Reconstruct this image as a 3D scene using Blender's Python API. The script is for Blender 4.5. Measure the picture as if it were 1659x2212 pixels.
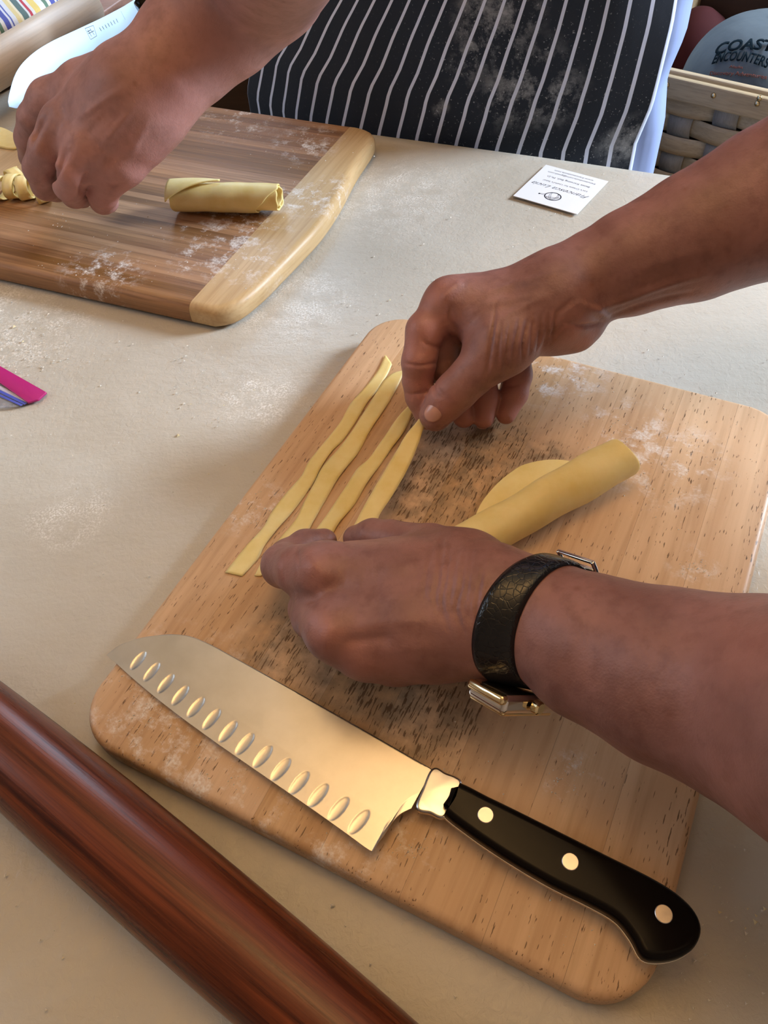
import bpy, bmesh, math, random
import numpy as np
from mathutils import Vector, Matrix
from mathutils.bvhtree import BVHTree
for o in list(bpy.data.objects): bpy.data.objects.remove(o)
SC = bpy.context.scene; C = SC.collection
random.seed(7); rng = np.random.default_rng(7)

# ---------------------------------------------------------------- camera, world, lights, exposure
# table surface is z = 0, camera 0.40 m above it, looking 51 degrees down; axes measured from the board's vanishing points
R = np.array([[0.9953184160755457, 0.09665014547773276, 0.0],
              [-0.07529996646571617, 0.7754509109400717, -0.6269017465061612],
              [-0.060590145000065196, 0.6239668533675053, 0.7790983251345911]])
FPX, CX, CY, H = 1690.0, 829.5, 1106.0, 0.40
cam_d = bpy.data.cameras.new('camera'); cam = bpy.data.objects.new('camera', cam_d); C.objects.link(cam)
cam_d.sensor_fit = 'VERTICAL'; cam_d.sensor_height = 32.0; cam_d.sensor_width = 24.0
cam_d.lens = FPX / 2212.0 * 32.0; cam_d.clip_start = 0.01
M = Matrix([list(R[0]) + [0], list(R[1]) + [0], list(R[2]) + [H], [0, 0, 0, 1]]); cam.matrix_world = M
SC.camera = cam
w = bpy.data.worlds.new('sky'); SC.world = w; w.use_nodes = True
bg = w.node_tree.nodes['Background']; bg.inputs[0].default_value = (0.55, 0.72, 1.0, 1); bg.inputs[1].default_value = 1.2
def area(name, loc, target, sx, sy, power, col):
    d = bpy.data.lights.new(name, 'AREA'); d.shape = 'RECTANGLE'; d.size = sx; d.size_y = sy; d.energy = power; d.color = col
    o = bpy.data.objects.new(name, d); C.objects.link(o); o.location = loc
    o.rotation_euler = (Vector(target) - Vector(loc)).to_track_quat('-Z', 'Y').to_euler(); return o
area('window_daylight', (1.85, 0.78, 0.86), (0.0, 0.40, 0.0), 0.5, 0.6, 64, (0.74, 0.86, 1.0))
area('window_daylight', (0.25, 2.15, 1.05), (0.0, 0.5, 0.0), 1.3, 0.8, 23, (0.60, 0.79, 1.0))
area('window_daylight', (-1.55, 0.55, 0.9), (0.0, 0.3, 0.0), 0.8, 0.7, 3.5, (0.80, 0.90, 1.0))
area('lamp_glow', (0.0, 0.45, 1.30), (0.0, 0.45, 1.64), 0.30, 0.30, 12.0, (1.0, 0.76, 0.45))
SC.view_settings.view_transform = 'Standard'; SC.view_settings.look = 'None'
SC.view_settings.gamma = 1.0; SC.view_settings.use_curve_mapping = False
SC.view_settings.exposure = 0.35
try: SC.cycles.use_denoising = True
except Exception: pass

# ---------------------------------------------------------------- geometry helpers
def ray(px, py): return R @ np.array([px - CX, -(py - CY), -FPX])
def P(px, py, z=0.0):
    d = ray(px, py); t = (z - H) / d[2]; return np.array([d[0] * t, d[1] * t, z])
def PV(px, py, p0, n):
    d = ray(px, py); o = np.array([0, 0, H]); t = ((np.array(p0) - o) @ n) / (d @ n); return o + d * t
def J(px, py, z, rpx):
    p = P(px, py, z); dep = -(R.T @ (p - np.array([0, 0, H])))[2]; return p, rpx * dep / FPX
def link(o, parent=None):
    C.objects.link(o)
    if parent is not None: o.parent = parent
    return o
def mesh_obj(name, verts, faces, mat, parent=None, smooth=True):
    me = bpy.data.meshes.new(name); me.from_pydata([tuple(map(float, v)) for v in verts], [], [tuple(int(i) for i in f) for f in faces]); me.update()
    if smooth: me.polygons.foreach_set('use_smooth', [True] * len(me.polygons))
    if mat: me.materials.append(mat)
    return link(bpy.data.objects.new(name, me), parent)
def bm_obj(name, bm, mat, parent=None, smooth=True, angle=None):
    me = bpy.data.meshes.new(name); bm.to_mesh(me); bm.free()
    if smooth: me.polygons.foreach_set('use_smooth', [True] * len(me.polygons))
    if angle is not None: me.set_sharp_from_angle(angle=angle)
    if mat: me.materials.append(mat)
    return link(bpy.data.objects.new(name, me), parent)
def thing(name, label, cat, loc=(0, 0, 0), group=None, rz=0):
    o = bpy.data.objects.new(name, None); C.objects.link(o); o.location = loc; o.rotation_euler = (0, 0, rz)
    o.empty_display_size = 0.02; return tag(o, label, cat, group)
def tag(o, label, cat, group=None, kind=None):
    o['label'] = label; o['category'] = cat
    if group: o['group'] = group
    if kind: o['kind'] = kind
    return o
def keep(o, parent):
    """parent a mesh built in world coordinates under an Empty standing at the thing's base"""
    o.parent = parent; o.matrix_parent_inverse = Matrix.Identity(4)
    off = Vector(parent.location)
    if o.data: o.data.transform(Matrix.Translation(-off))
    return o
def spline(pts, n, closed=False):
    pts = np.array(pts, float); m = len(pts)
    if closed: Q = np.vstack([pts[-1], pts, pts[0], pts[1]]); segs = m
    else: Q = np.vstack([2 * pts[0] - pts[1], pts, 2 * pts[-1] - pts[-2]]); segs = m - 1
    out = []
    tt = np.linspace(0, segs, n, endpoint=not closed)
    for t in tt:
        i = min(int(t), segs - 1); f = t - i; a, b, c, d = Q[i], Q[i + 1], Q[i + 2], Q[i + 3]
        out.append(0.5 * ((2 * b) + (c - a) * f + (2 * a - 5 * b + 4 * c - d) * f * f + (3 * b - a - 3 * c + d) * f ** 3))
    return np.array(out)
def resample(pts, n, closed=False):
    d = spline(pts, n * 8, closed)
    if closed: d = np.vstack([d, d[0]])
    L = np.r_[0, np.cumsum(np.linalg.norm(np.diff(d, axis=0), axis=1))]
    s = np.linspace(0, L[-1], n, endpoint=not closed)
    return np.stack([np.interp(s, L, d[:, k]) for k in range(d.shape[1])], 1)
def pix(pts, z): return [P(x, y, z)[:2] for x, y in pts]
def slab(out, z0, z1, bt=0.002, bb=0.001, seg=5, ngon=True):
    """closed outline of the flat top (CCW or CW), grown outwards by the rounding radius; returns bmesh"""
    o = np.array(out, float); area2 = np.sum(o[:, 0] * np.roll(o[:, 1], -1) - np.roll(o[:, 0], -1) * o[:, 1])
    if area2 < 0: o = o[::-1]
    t = np.roll(o, -1, 0) - np.roll(o, 1, 0); t /= np.linalg.norm(t, axis=1)[:, None] + 1e-12
    nrm = np.stack([t[:, 1], -t[:, 0]], 1)
    rings = []
    for k in range(seg + 1):
        a = math.pi / 2 * k / seg; rings.append((bb * math.sin(a) + (bt - bb), z0 + bb * (1 - math.cos(a))))
    for k in range(seg + 1):
        a = math.pi / 2 * k / seg; rings.append((bt * math.cos(a), z1 - bt + bt * math.sin(a)))
    bm = bmesh.new(); n = len(o); R_ = []
    for off, z in rings: R_.append([bm.verts.new((*(o[i] + nrm[i] * off), z)) for i in range(n)])
    for a, b in zip(R_[:-1], R_[1:]):
        for i in range(n): bm.faces.new((a[i], a[(i + 1) % n], b[(i + 1) % n], b[i]))
    bm.faces.new(R_[-1]); bm.faces.new(R_[0][::-1]); return bm
def box_bm(sx, sy, sz, c=(0, 0, 0), bev=0.0, seg=2):
    bm = bmesh.new(); bmesh.ops.create_cube(bm, size=1)
    bmesh.ops.scale(bm, vec=(sx, sy, sz), verts=bm.verts)
    if bev: bmesh.ops.bevel(bm, geom=bm.edges[:], offset=bev, segments=seg, affect='EDGES', profile=0.5)
    bmesh.ops.translate(bm, vec=c, verts=bm.verts); return bm
def lathe(p0, p1, prof, n=48, squash=None):
    """prof: list of (t along axis 0..1, radius)"""
    p0 = np.array(p0, float); p1 = np.array(p1, float); ax = p1 - p0; L = np.linalg.norm(ax); ax /= L
    u = np.cross(ax, [0, 0, 1.0]); u /= np.linalg.norm(u); v = np.cross(u, ax)
    V, Fc = [], []
    for t, r in prof:
        for k in range(n):
            a = 2 * math.pi * k / n; V.append(p0 + ax * L * t + (u * math.cos(a) + v * math.sin(a)) * r)
    m = len(prof)
    for i in range(m - 1):
        for k in range(n): Fc.append((i * n + k, i * n + (k + 1) % n, (i + 1) * n + (k + 1) % n, (i + 1) * n + k))
    Fc.append(tuple(range(n))[::-1]); Fc.append(tuple((m - 1) * n + k for k in range(n))); return V, Fc
def bisect_keep(bm, co, no):
    bm2 = bm.copy(); g = bm2.verts[:] + bm2.edges[:] + bm2.faces[:]
    r = bmesh.ops.bisect_plane(bm2, geom=g, plane_co=co, plane_no=no, clear_outer=True, dist=1e-7)
    ed = [e for e in r['geom_cut'] if isinstance(e, bmesh.types.BMEdge)]
    if ed:
        try: bmesh.ops.contextual_create(bm2, geom=ed)
        except Exception: pass
    return bm2

# ---------------------------------------------------------------- material helpers
class G:
    def __init__(s, name):
        s.m = bpy.data.materials.new(name); s.m.use_nodes = True; s.t = s.m.node_tree
        s.b = s.t.nodes['Principled BSDF']; s.out = s.t.nodes['Material Output']
    def n(s, typ, ins=None, **pr):
        nd = s.t.nodes.new(typ)
        for k, v in pr.items(): setattr(nd, k, v)
        for k, v in (ins or {}).items(): s.set(nd.inputs[k], v)
        return nd
    def set(s, sock, v):
        if hasattr(v, 'is_output') or isinstance(v, bpy.types.NodeSocket): s.t.links.new(v, sock)
        elif isinstance(v, bpy.types.Node): s.t.links.new(v.outputs[0], sock)
        else:
            if isinstance(v, (tuple, list)) and len(v) == 3 and len(sock.default_value) == 4: v = (*v, 1)
            sock.default_value = v
    def coord(s, scale=(1, 1, 1), rot=(0, 0, 0), loc=(0, 0, 0), kind='Object'):
        tc = s.n('ShaderNodeTexCoord'); mp = s.n('ShaderNodeMapping', {'Vector': tc.outputs[kind], 'Scale': scale, 'Rotation': rot, 'Location': loc}); return mp.outputs[0]
    def noise(s, vec, scale, detail=4, rough=0.5, dist=0.0):
        return s.n('ShaderNodeTexNoise', {'Vector': vec, 'Scale': scale, 'Detail': detail, 'Roughness': rough, 'Distortion': dist}).outputs['Fac']
    def rng(s, v, a, b, c=0.0, d=1.0, smooth=False):
        return s.n('ShaderNodeMapRange', {'Value': v, 'From Min': a, 'From Max': b, 'To Min': c, 'To Max': d}, interpolation_type='SMOOTHSTEP' if smooth else 'LINEAR').outputs[0]
    def mth(s, op, a, b=0.0, c=0.0):
        nd = s.n('ShaderNodeMath', operation=op); s.set(nd.inputs[0], a); s.set(nd.inputs[1], b); s.set(nd.inputs[2], c); return nd.outputs[0]
    def mix(s, f, a, b, mode='MIX'):
        nd = s.n('ShaderNodeMix', data_type='RGBA', blend_type=mode); s.set(nd.inputs[0], f); s.set(nd.inputs[6], a); s.set(nd.inputs[7], b); return nd.outputs[2]
    def spots(s, vec, lst):
        """union of soft round patches (x, y, rx, ry) in the texture's own space"""
        cur = None
        for x, y, r in lst:
            d = s.n('ShaderNodeVectorMath', operation='DISTANCE'); s.set(d.inputs[0], vec); d.inputs[1].default_value = (x, y, 0)
            v = s.rng(d.outputs['Value'], r, r * 0.25, 0, 1, True); cur = v if cur is None else s.mth('MAXIMUM', cur, v)
        return cur
    def flat(s, vec):
        nd = s.n('ShaderNodeVectorMath', operation='MULTIPLY'); s.set(nd.inputs[0], vec); nd.inputs[1].default_value = (1, 1, 0); return nd.outputs[0]
    def bump(s, h, strength=0.3, dist=0.001, prev=None):
        nd = s.n('ShaderNodeBump', {'Height': h, 'Strength': strength, 'Distance': dist})
        if prev is not None: s.set(nd.inputs['Normal'], prev)
        return nd.outputs[0]
    def fin(s, col=None, rough=None, metal=None, normal=None, **kw):
        if col is not None: s.set(s.b.inputs['Base Color'], col)
        if rough is not None: s.set(s.b.inputs['Roughness'], rough)
        if metal is not None: s.set(s.b.inputs['Metallic'], metal)
        if normal is not None: s.set(s.b.inputs['Normal'], normal)
        for k, v in kw.items(): s.set(s.b.inputs[k.replace('_', ' ')], v)
        return s.m
def plain(name, col, rough=0.5, metal=0.0, **kw): return G(name).fin(col, rough, metal, **kw)

D1 = np.array([-0.86169621, 0.50742452]); D2 = np.array([0.51014939, 0.86008581])   # front board axes (across, along the grain)
def board_loc(px, py, z=0.018): a = P(px, py, z)[:2]; return float(a @ D1), float(a @ D2)
E1 = np.array([0.887, -0.462]); E2 = np.array([0.462, 0.887])                        # bamboo board axes
TE = np.array([0.8912, -0.4536]); TN = np.array([0.4536, 0.8912])                     # table far edge: along, outwards

# cream vinyl tablecloth
g = G('cream_vinyl'); v = g.coord()
n1 = g.noise(v, 9, 3); base = g.mix(g.rng(n1, .3, .7), (.49, .45, .38), (.55, .515, .45))
fm = g.noise(v, 700, 3, .7); fl = g.flat(v)
fx = [(*P(60, 720)[:2], .075), (*P(640, 660)[:2], .07), (*P(150, 1110)[:2], .04), (*P(0, 640)[:2], .05), (*P(850, 420)[:2], .1), (*P(560, 850)[:2], .05)]
pat = g.mth('MULTIPLY', g.spots(fl, fx), g.rng(g.noise(v, 45, 5, .65), .38, .6))
dust = g.mth('MULTIPLY', pat, g.rng(fm, .46, .62)); dust = g.mth('MULTIPLY', dust, .9)
col = g.mix(dust, base, (.86, .84, .80))
b1 = g.bump(g.noise(g.coord((1, 1.0, 1), (0, 0, .9)), 260, 4, .6, .6), .5, .0009)
b2 = g.bump(g.noise(g.coord((1, 2.2, 1), (0, 0, .6)), 30, 3, .5), .4, .003, b1)
M_CLOTH = g.fin(col, .36, 0, b2, Specular_IOR_Level=.5)

def wood(name, c1, c2, dark, axis=1, ring=60, pores=0.0, stain=None, gloss=.45, streak=14, vary=.25, flour=None, long=22, porecol=(.12, .06, .025), base_dirt=0.0):
    g = G(name); sc = [1, 1, 1]; sc[axis] = 1.0 / long
    v = g.coord(tuple(sc)); vo = g.coord()
    oi = g.n('ShaderNodeObjectInfo').outputs['Random']
    add = g.n('ShaderNodeVectorMath', operation='ADD'); g.set(add.inputs[0], v)
    cx = g.n('ShaderNodeCombineXYZ', {'X': g.mth('MULTIPLY', oi, 3.1), 'Y': g.mth('MULTIPLY', oi, 1.7), 'Z': 0.0}); g.set(add.inputs[1], cx.outputs[0]); va = add.outputs[0]
    n1 = g.noise(va, streak * 3, 5, .6, .4); n2 = g.noise(va, ring * 4, 4, .6)
    col = g.mix(g.rng(n1, .3, .7), c1, c2); col = g.mix(g.mth('MULTIPLY', g.rng(n2, .45, .75), .5), col, dark)
    br = g.n('ShaderNodeHueSaturation', {'Color': col, 'Value': g.rng(oi, 0, 1, 1 - vary, 1 + vary), 'Saturation': g.rng(oi, 0, 1, 1.1, .9)}).outputs[0]; col = br
    sm = None
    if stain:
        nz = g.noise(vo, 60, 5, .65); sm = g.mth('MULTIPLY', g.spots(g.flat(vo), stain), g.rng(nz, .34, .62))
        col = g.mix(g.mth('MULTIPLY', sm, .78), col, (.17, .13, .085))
    if pores:
        ps = [1, 1, 1]; ps[axis] = 1 / 8.0
        pn = g.noise(g.coord(tuple(ps)), 1000, 2, .5)
        ln = g.noise(g.coord(tuple(sc)), 35, 2, .5)
        th = g.rng(ln, .35, .7, .70, .63)
        if sm is not None: th = g.mth('SUBTRACT', th, g.mth('MULTIPLY', sm, .15))
        pm = g.rng(g.mth('SUBTRACT', pn, th), 0, .022, 0, 1)
        col = g.mix(g.mth('MULTIPLY', pm, pores), col, porecol)
    if flour:
        fd = g.mth('MULTIPLY', g.spots(g.flat(vo), flour), g.rng(g.noise(vo, 70, 6, .7), .5, .62)); fd = g.mth('MULTIPLY', fd, g.rng(g.noise(vo, 600, 3, .6), .4, .6, .3, .8))
        col = g.mix(fd, col, (.82, .78, .74))
    nm = g.bump(n2, .12, .0006); nm = g.bump(g.noise(vo, 400, 3), .06, .0006, nm)
    return g.fin(col, g.rng(n1, 0, 1, gloss - .05, gloss + .1), 0, nm, Specular_IOR_Level=.36)

def bl(px, py, r): x, y = board_loc(px, py); return (-x, y, r)
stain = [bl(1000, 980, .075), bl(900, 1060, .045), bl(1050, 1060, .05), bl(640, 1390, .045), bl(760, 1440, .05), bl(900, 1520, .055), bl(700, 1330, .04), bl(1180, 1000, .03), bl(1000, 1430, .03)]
flr = [bl(540, 1090, .03), bl(1440, 1000, .05), bl(1350, 930, .04), bl(1500, 1225, .02), bl(1230, 1680, .02), bl(350, 1540, .07), bl(890, 1830, .02), bl(720, 1880, .03), bl(1200, 800, .05), bl(500, 1700, .05)]
M_BOARD = wood('rubberwood', (.56, .35, .20), (.68, .46, .28), (.38, .22, .11), 1, 60, .85, stain, .42, 22, .09, flr)
def bm_l(px, py, r): a = P(px, py, .019)[:2]; return (float(a @ E1), float(a @ E2), r)
bfl = [bm_l(520, 260, .06), bm_l(660, 310, .05), bm_l(700, 420, .05), bm_l(520, 560, .05), bm_l(220, 590, .05), bm_l(640, 430, .04), bm_l(420, 560, .03), bm_l(500, 500, .07)]
M_BAMBOO = wood('caramel_bamboo', (.18, .078, .028), (.38, .20, .085), (.07, .028, .010), 0, 110, 0, None, .50, 26, .34, bfl, 30)
M_BAMBOO_L = wood('pale_bamboo', (.50, .34, .18), (.60, .43, .25), (.36, .22, .10), 1, 90, 0, None, .38, 20, .05, bfl, 30)
M_PINRED = wood('dark_red_wood', (.050, .009, .004), (.24, .052, .012), (.016, .004, .003), 0, 170, 0, None, .26, 60, .0, None, 40)
M_PINLT = wood('pale_pin_wood', (.62, .50, .38), (.70, .58, .46), (.5, .38, .26), 0, 120, 0, None, .4, 45, .0, None, 25)
M_TRAY = wood('brown_tray_wood', (.24, .13, .10), (.36, .21, .16), (.16, .08, .05), 0, 25, 0, None, .4, 9, .0, None, 6)
M_ROOMWOOD = wood('honey_wood', (.34, .17, .06), (.45, .24, .09), (.2, .09, .03), 2, 25, 0, None, .35, 6, .1, None, 15)
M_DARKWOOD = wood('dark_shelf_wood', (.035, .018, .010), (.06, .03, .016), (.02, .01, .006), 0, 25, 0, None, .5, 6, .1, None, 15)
M_CEIL = wood('warm_pine_boards', (.60, .42, .23), (.68, .50, .29), (.5, .33, .16), 1, 20, 0, None, .6, 5, .05, None, 15)
M_SPLINT = wood('basket_splint', (.34, .25, .14), (.46, .35, .21), (.2, .14, .08), 0, 160, 0, None, .6, 30, .18, None, 14)
M_STAKE = wood('grey_basket_splint', (.22, .20, .17), (.30, .27, .23), (.13, .12, .10), 2, 160, 0, None, .6, 30, .15, None, 14)

# skin
def skin_mat(name, c1, c2, c3, rough=.48):
    g = G(name); v = g.coord()
    n1 = g.noise(v, 28, 4, .6); n2 = g.noise(v, 120, 4, .6)
    red = g.n('ShaderNodeAttribute', attribute_name='red').outputs['Fac']
    col = g.mix(g.rng(n1, .35, .65), c1, c2); col = g.mix(g.mth('MULTIPLY', g.rng(n2, .48, .68), .42), col, c3)
    sp = g.n('ShaderNodeTexVoronoi', {'Vector': v, 'Scale': 85.0}).outputs['Distance']
    col = g.mix(g.mth('MULTIPLY', g.mth('MULTIPLY', g.rng(sp, .22, .05), g.rng(g.noise(v, 40, 2), .5, .6)), .45), col, (.18, .06, .035))
    col = g.mix(g.mth('MULTIPLY', red, .75), col, (.50, .215, .18))
    nm = g.bump(g.n('ShaderNodeTexVoronoi', {'Vector': g.coord((1, 1, 1)), 'Scale': 900.0}).outputs['Distance'], .16, .0004)
    nm = g.bump(g.noise(v, 300, 5, .65), .35, .0007, nm)
    nm = g.bump(n2, .25, .001, nm)
    return g.fin(col, rough, 0, nm, Subsurface_Weight=.12, Subsurface_Radius=(.008, .003, .0015), Subsurface_Scale=.6)
M_SKIN = skin_mat('tanned_skin', (.235, .108, .092), (.345, .170, .152), (.155, .062, .052))
M_SKIN2 = skin_mat('ruddy_skin', (.30, .145, .125), (.42, .215, .19), (.22, .10, .082), .55)
M_NAIL = plain('nail', (.55, .30, .25), .22)
# dough
def dough(name, c1, c2):
    g = G(name); v = g.coord(); n = g.noise(v, 60, 4, .6)
    return g.fin(g.mix(g.rng(n, .3, .7), c1, c2), .48, 0, g.bump(g.noise(v, 220, 4, .6), .18, .0006), Subsurface_Weight=.25, Subsurface_Radius=(.006, .004, .0015), Subsurface_Scale=.5)
M_DOUGH = dough('egg_dough', (.78, .60, .22), (.85, .69, .33))
M_STEEL = None
g = G('brushed_steel'); v = g.coord((1, 14, 14), (0, 0, 0)); n = g.noise(g.coord((.04, 1, 1)), 1800, 3, .6)
mot = g.noise(g.coord(), 55, 5, .65)
M_STEEL = g.fin(g.mix(g.rng(mot, .35, .65), (.64, .61, .56), (.69, .66, .61)), g.rng(mot, .3, .7, .31, .36), 1.0, g.bump(n, .04, .0002))
g = G('polished_steel'); M_BLADE2 = g.fin((.50, .57, .64), .48, 1.0, g.bump(g.noise(g.coord(), 60, 3), .1, .0005))
M_BOLSTER = plain('bolster_steel', (.62, .60, .58), .22, 1.0)
M_HANDLE = G('black_resin').fin((.006, .0045, .004), .18, Specular_IOR_Level=.10)
M_RIVET = plain('rivet_steel', (.80, .72, .66), .38, 1.0)
M_GOLD = plain('gold_case', (.95, .78, .45), .10, 1.0)
M_SILV = plain('silver_case', (.82, .78, .72), .12, 1.0)
g = G('black_croc_leather'); vv = g.n('ShaderNodeTexVoronoi', {'Vector': g.coord(), 'Scale': 330.0}, feature='DISTANCE_TO_EDGE').outputs['Distance']
M_LEATHER = g.fin((.008, .008, .010), .22, 0, g.bump(g.rng(vv, 0, .08), .28, .0003))
M_CARD = plain('card_stock', (.82, .83, .88), .5); M_INK = plain('black_ink', (.02, .02, .03), .5)
M_FLOUR = plain('flour_grain', (.80, .76, .68), .8); M_CRUMB = plain('dough_crumb', (.78, .68, .42), .7)

# ---------------------------------------------------------------- room
def struct(name, bm, mat): o = bm_obj(name, bm, mat, smooth=False); o['kind'] = 'structure'; return o
XL, XR, YF, YB, ZF, ZC = -1.7, 2.0, -1.3, 2.6, -0.76, 1.66
struct('floor', box_bm(XR - XL + .2, YB - YF + .2, .05, ((XL + XR) / 2, (YF + YB) / 2, ZF - .025)), M_ROOMWOOD)
ceil = struct('ceiling', box_bm(XR - XL + .2, YB - YF + .2, .05, ((XL + XR) / 2, (YF + YB) / 2, ZC + .025)), M_CEIL)
def wall_with_window(name, axis, pos, lo, hi, wl, wh, z0, z1, mat):
    bm = bmesh.new()
    def add(a, b, c, d):
        if axis == 'x': q = box_bm(.08, b - a, d - c, (pos, (a + b) / 2, (c + d) / 2))
        else: q = box_bm(b - a, .08, d - c, ((a + b) / 2, pos, (c + d) / 2))
        me = bpy.data.meshes.new('t'); q.to_mesh(me); q.free(); bm.from_mesh(me); bpy.data.meshes.remove(me)
    add(lo, wl, ZF, ZC); add(wh, hi, ZF, ZC); add(wl, wh, ZF, z0); add(wl, wh, z1, ZC)
    return struct(name, bm, mat)
M_WALL = plain('tan_wall', (.24, .16, .10), .7)
wall_with_window('wall_right', 'x', XR, YF, YB, .5, 1.75, .4, 1.5, M_WALL)
wall_with_window('wall_back', 'y', YB, XL, XR, -.5, 1.0, .6, 1.45, M_DARKWOOD)
wall_with_window('wall_left', 'x', XL, YF, YB, .4, 1.4, .45, 1.4, M_WALL)
struct('wall_front', box_bm(XR - XL, .08, ZC - ZF, ((XL + XR) / 2, YF, (ZF + ZC) / 2)), M_WALL)
M_TRIM = plain('window_trim', (.55, .38, .2), .4)
def winframe(i, axis, pos, a, b, z0, z1):
    bm = bmesh.new()
    def add(sx, sy, sz, c):
        q = box_bm(sx, sy, sz, c, .004); me = bpy.data.meshes.new('t'); q.to_mesh(me); q.free(); bm.from_mesh(me); bpy.data.meshes.remove(me)
    for t in (a, (a + b) / 2, b):
        c = (pos, t, (z0 + z1) / 2) if axis == 'x' else (t, pos, (z0 + z1) / 2)
        add(.05, .05, z1 - z0, c)
    for z in (z0, z1):
        c = (pos, (a + b) / 2, z) if axis == 'x' else ((a + b) / 2, pos, z)
        add(*((.05, b - a, .05) if axis == 'x' else (b - a, .05, .05)), c)
    struct('window_%d' % i, bm, M_TRIM)
winframe(1, 'x', XR, .5, 1.75, .4, 1.5); winframe(2, 'y', YB, -.5, 1.0, .6, 1.45); winframe(3, 'x', XL, .4, 1.4, .45, 1.4)

# ---------------------------------------------------------------- table and cloth
far0 = P(800, 287)[:2]
def tb(s, d): return far0 + TE * s + TN * d        # along the far edge, outwards
TS0, TS1, TD0 = -.88, .56, -1.02
tab = thing('table', 'long table under the cream vinyl cloth, holding both cutting boards', 'table', (*tb(-.05, -.5), ZF + .01))
tl = np.array(tab.location)
rt = math.atan2(TE[1], TE[0])
bm = box_bm(TS1 - TS0 - .02, -TD0 - .02, .03, (0, 0, 0), .004)
bmesh.ops.rotate(bm, matrix=Matrix.Rotation(rt, 3, 'Z'), verts=bm.verts); c = tb((TS0 + TS1) / 2, TD0 / 2)
bmesh.ops.translate(bm, vec=(c[0], c[1], -.0185), verts=bm.verts); keep(bm_obj('tabletop', bm, M_ROOMWOOD, smooth=False), tab)
for s, d in ((TS0 + .1, -.08), (TS1 - .1, -.08), (TS0 + .1, TD0 + .1), (TS1 - .1, TD0 + .1)):
    q = tb(s, d); V, Fc = lathe((q[0], q[1], ZF + .001), (q[0], q[1] + 1e-6, -.034), [(0, .018), (.1, .022), (.8, .032), (.82, .04), (1, .04)], 20)
    keep(mesh_obj('leg', V, Fc, M_ROOMWOOD), tab)
# cloth sheet with hanging skirts and slow ripples
ns, nd = 150, 110; V, Fc = [], []
S = np.r_[np.array([TS0 - .012] * 3), np.linspace(TS0, TS1, ns), np.array([TS1 + .012] * 3)]
Dd = np.r_[np.array([TD0 - .012] * 3), np.linspace(TD0, 0, nd), np.array([.003, .004, .005])]
drS = np.r_[[-.22, -.1, -.01], np.zeros(ns), [-.01, -.1, -.22]]; drD = np.r_[[-.22, -.1, -.01], np.zeros(nd), [-.004, -.09, -.2]]
def ripple(x, y):
    d1 = np.exp(-(((x + .20) / .10) ** 2 + ((y - .38) / .08) ** 2))
    return .0016 * np.sin((x * .55 + y * .83) * 62 + 3 * np.sin(x * 9)) * d1 + .0005 * np.sin(x * 21 + y * 13)
for i, s in enumerate(S):
    for j, d in enumerate(Dd):
        q = tb(s, d); z = min(drS[i], drD[j]); V.append((q[0], q[1], z + (ripple(q[0], q[1]) if z == 0 else 0) - .0012))
m = len(Dd)
for i in range(len(S) - 1):
    for j in range(m - 1): Fc.append((i * m + j, (i + 1) * m + j, (i + 1) * m + j + 1, i * m + j + 1))
cloth = tag(mesh_obj('tablecloth', V, Fc, M_CLOTH), 'cream leather-look vinyl cloth dusted with flour, covering the table', 'tablecloth')
sol = cloth.modifiers.new('thick', 'SOLIDIFY'); sol.thickness = .001; sol.offset = -1

# ---------------------------------------------------------------- front cutting board (glued staves)
def rrect(x0, x1, y0, y1, r, n=14):
    out = []
    for cx, cy, a0 in ((x1 - r, y1 - r, 0), (x0 + r, y1 - r, 90), (x0 + r, y0 + r, 180), (x1 - r, y0 + r, 270)):
        for k in range(n + 1):
            a = math.radians(a0 + 90 * k / n); out.append((cx + r * math.cos(a), cy + r * math.sin(a)))
    o = np.array(out); res = []
    for i in range(len(o)):
        a, b = o[i], o[(i + 1) % len(o)]; L = np.linalg.norm(b - a); k = max(1, int(L / .012))
        for t in range(k): res.append(a + (b - a) * t / k)
    return np.array(res)
ang1 = math.atan2(-D1[1], -D1[0])      # local x = -D1 so that x,y,z is right-handed (y = D2)
fb = thing('cutting_board', 'light wooden cutting board with blackened patches under the black-handled knife', 'cutting board', (0, 0, 0.0004), rz=ang1)
def stave_boards(parent, outline, z1, bt, bb, cuts, axis, mat, names='stave', gap=.00004):
    bm = slab(outline, 0, z1, bt, bb)
    bounds = [-9] + list(cuts) + [9]; res = []
    for a, b in zip(bounds[:-1], bounds[1:]):
        q = bm
        no = (1, 0, 0) if axis == 0 else (0, 1, 0)
        co = lambda t: (t, 0, 0) if axis == 0 else (0, t, 0)
        q1 = bisect_keep(q, co(b - gap), no); q2 = bisect_keep(q1, co(a + gap), tuple(-c for c in no)); q1.free()
        if len(q2.faces) < 4: q2.free(); continue
        res.append(bm_obj(names, q2, mat, parent, smooth=True, angle=.6))
    bm.free(); return res
out = rrect(-.2425, .0538, .072, .443, .024)
stave_boards(fb, out, .0178, .0045, .003, [-.213, -.172, -.131, -.094, -.052, -.012, .024], 0, M_BOARD)

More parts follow.
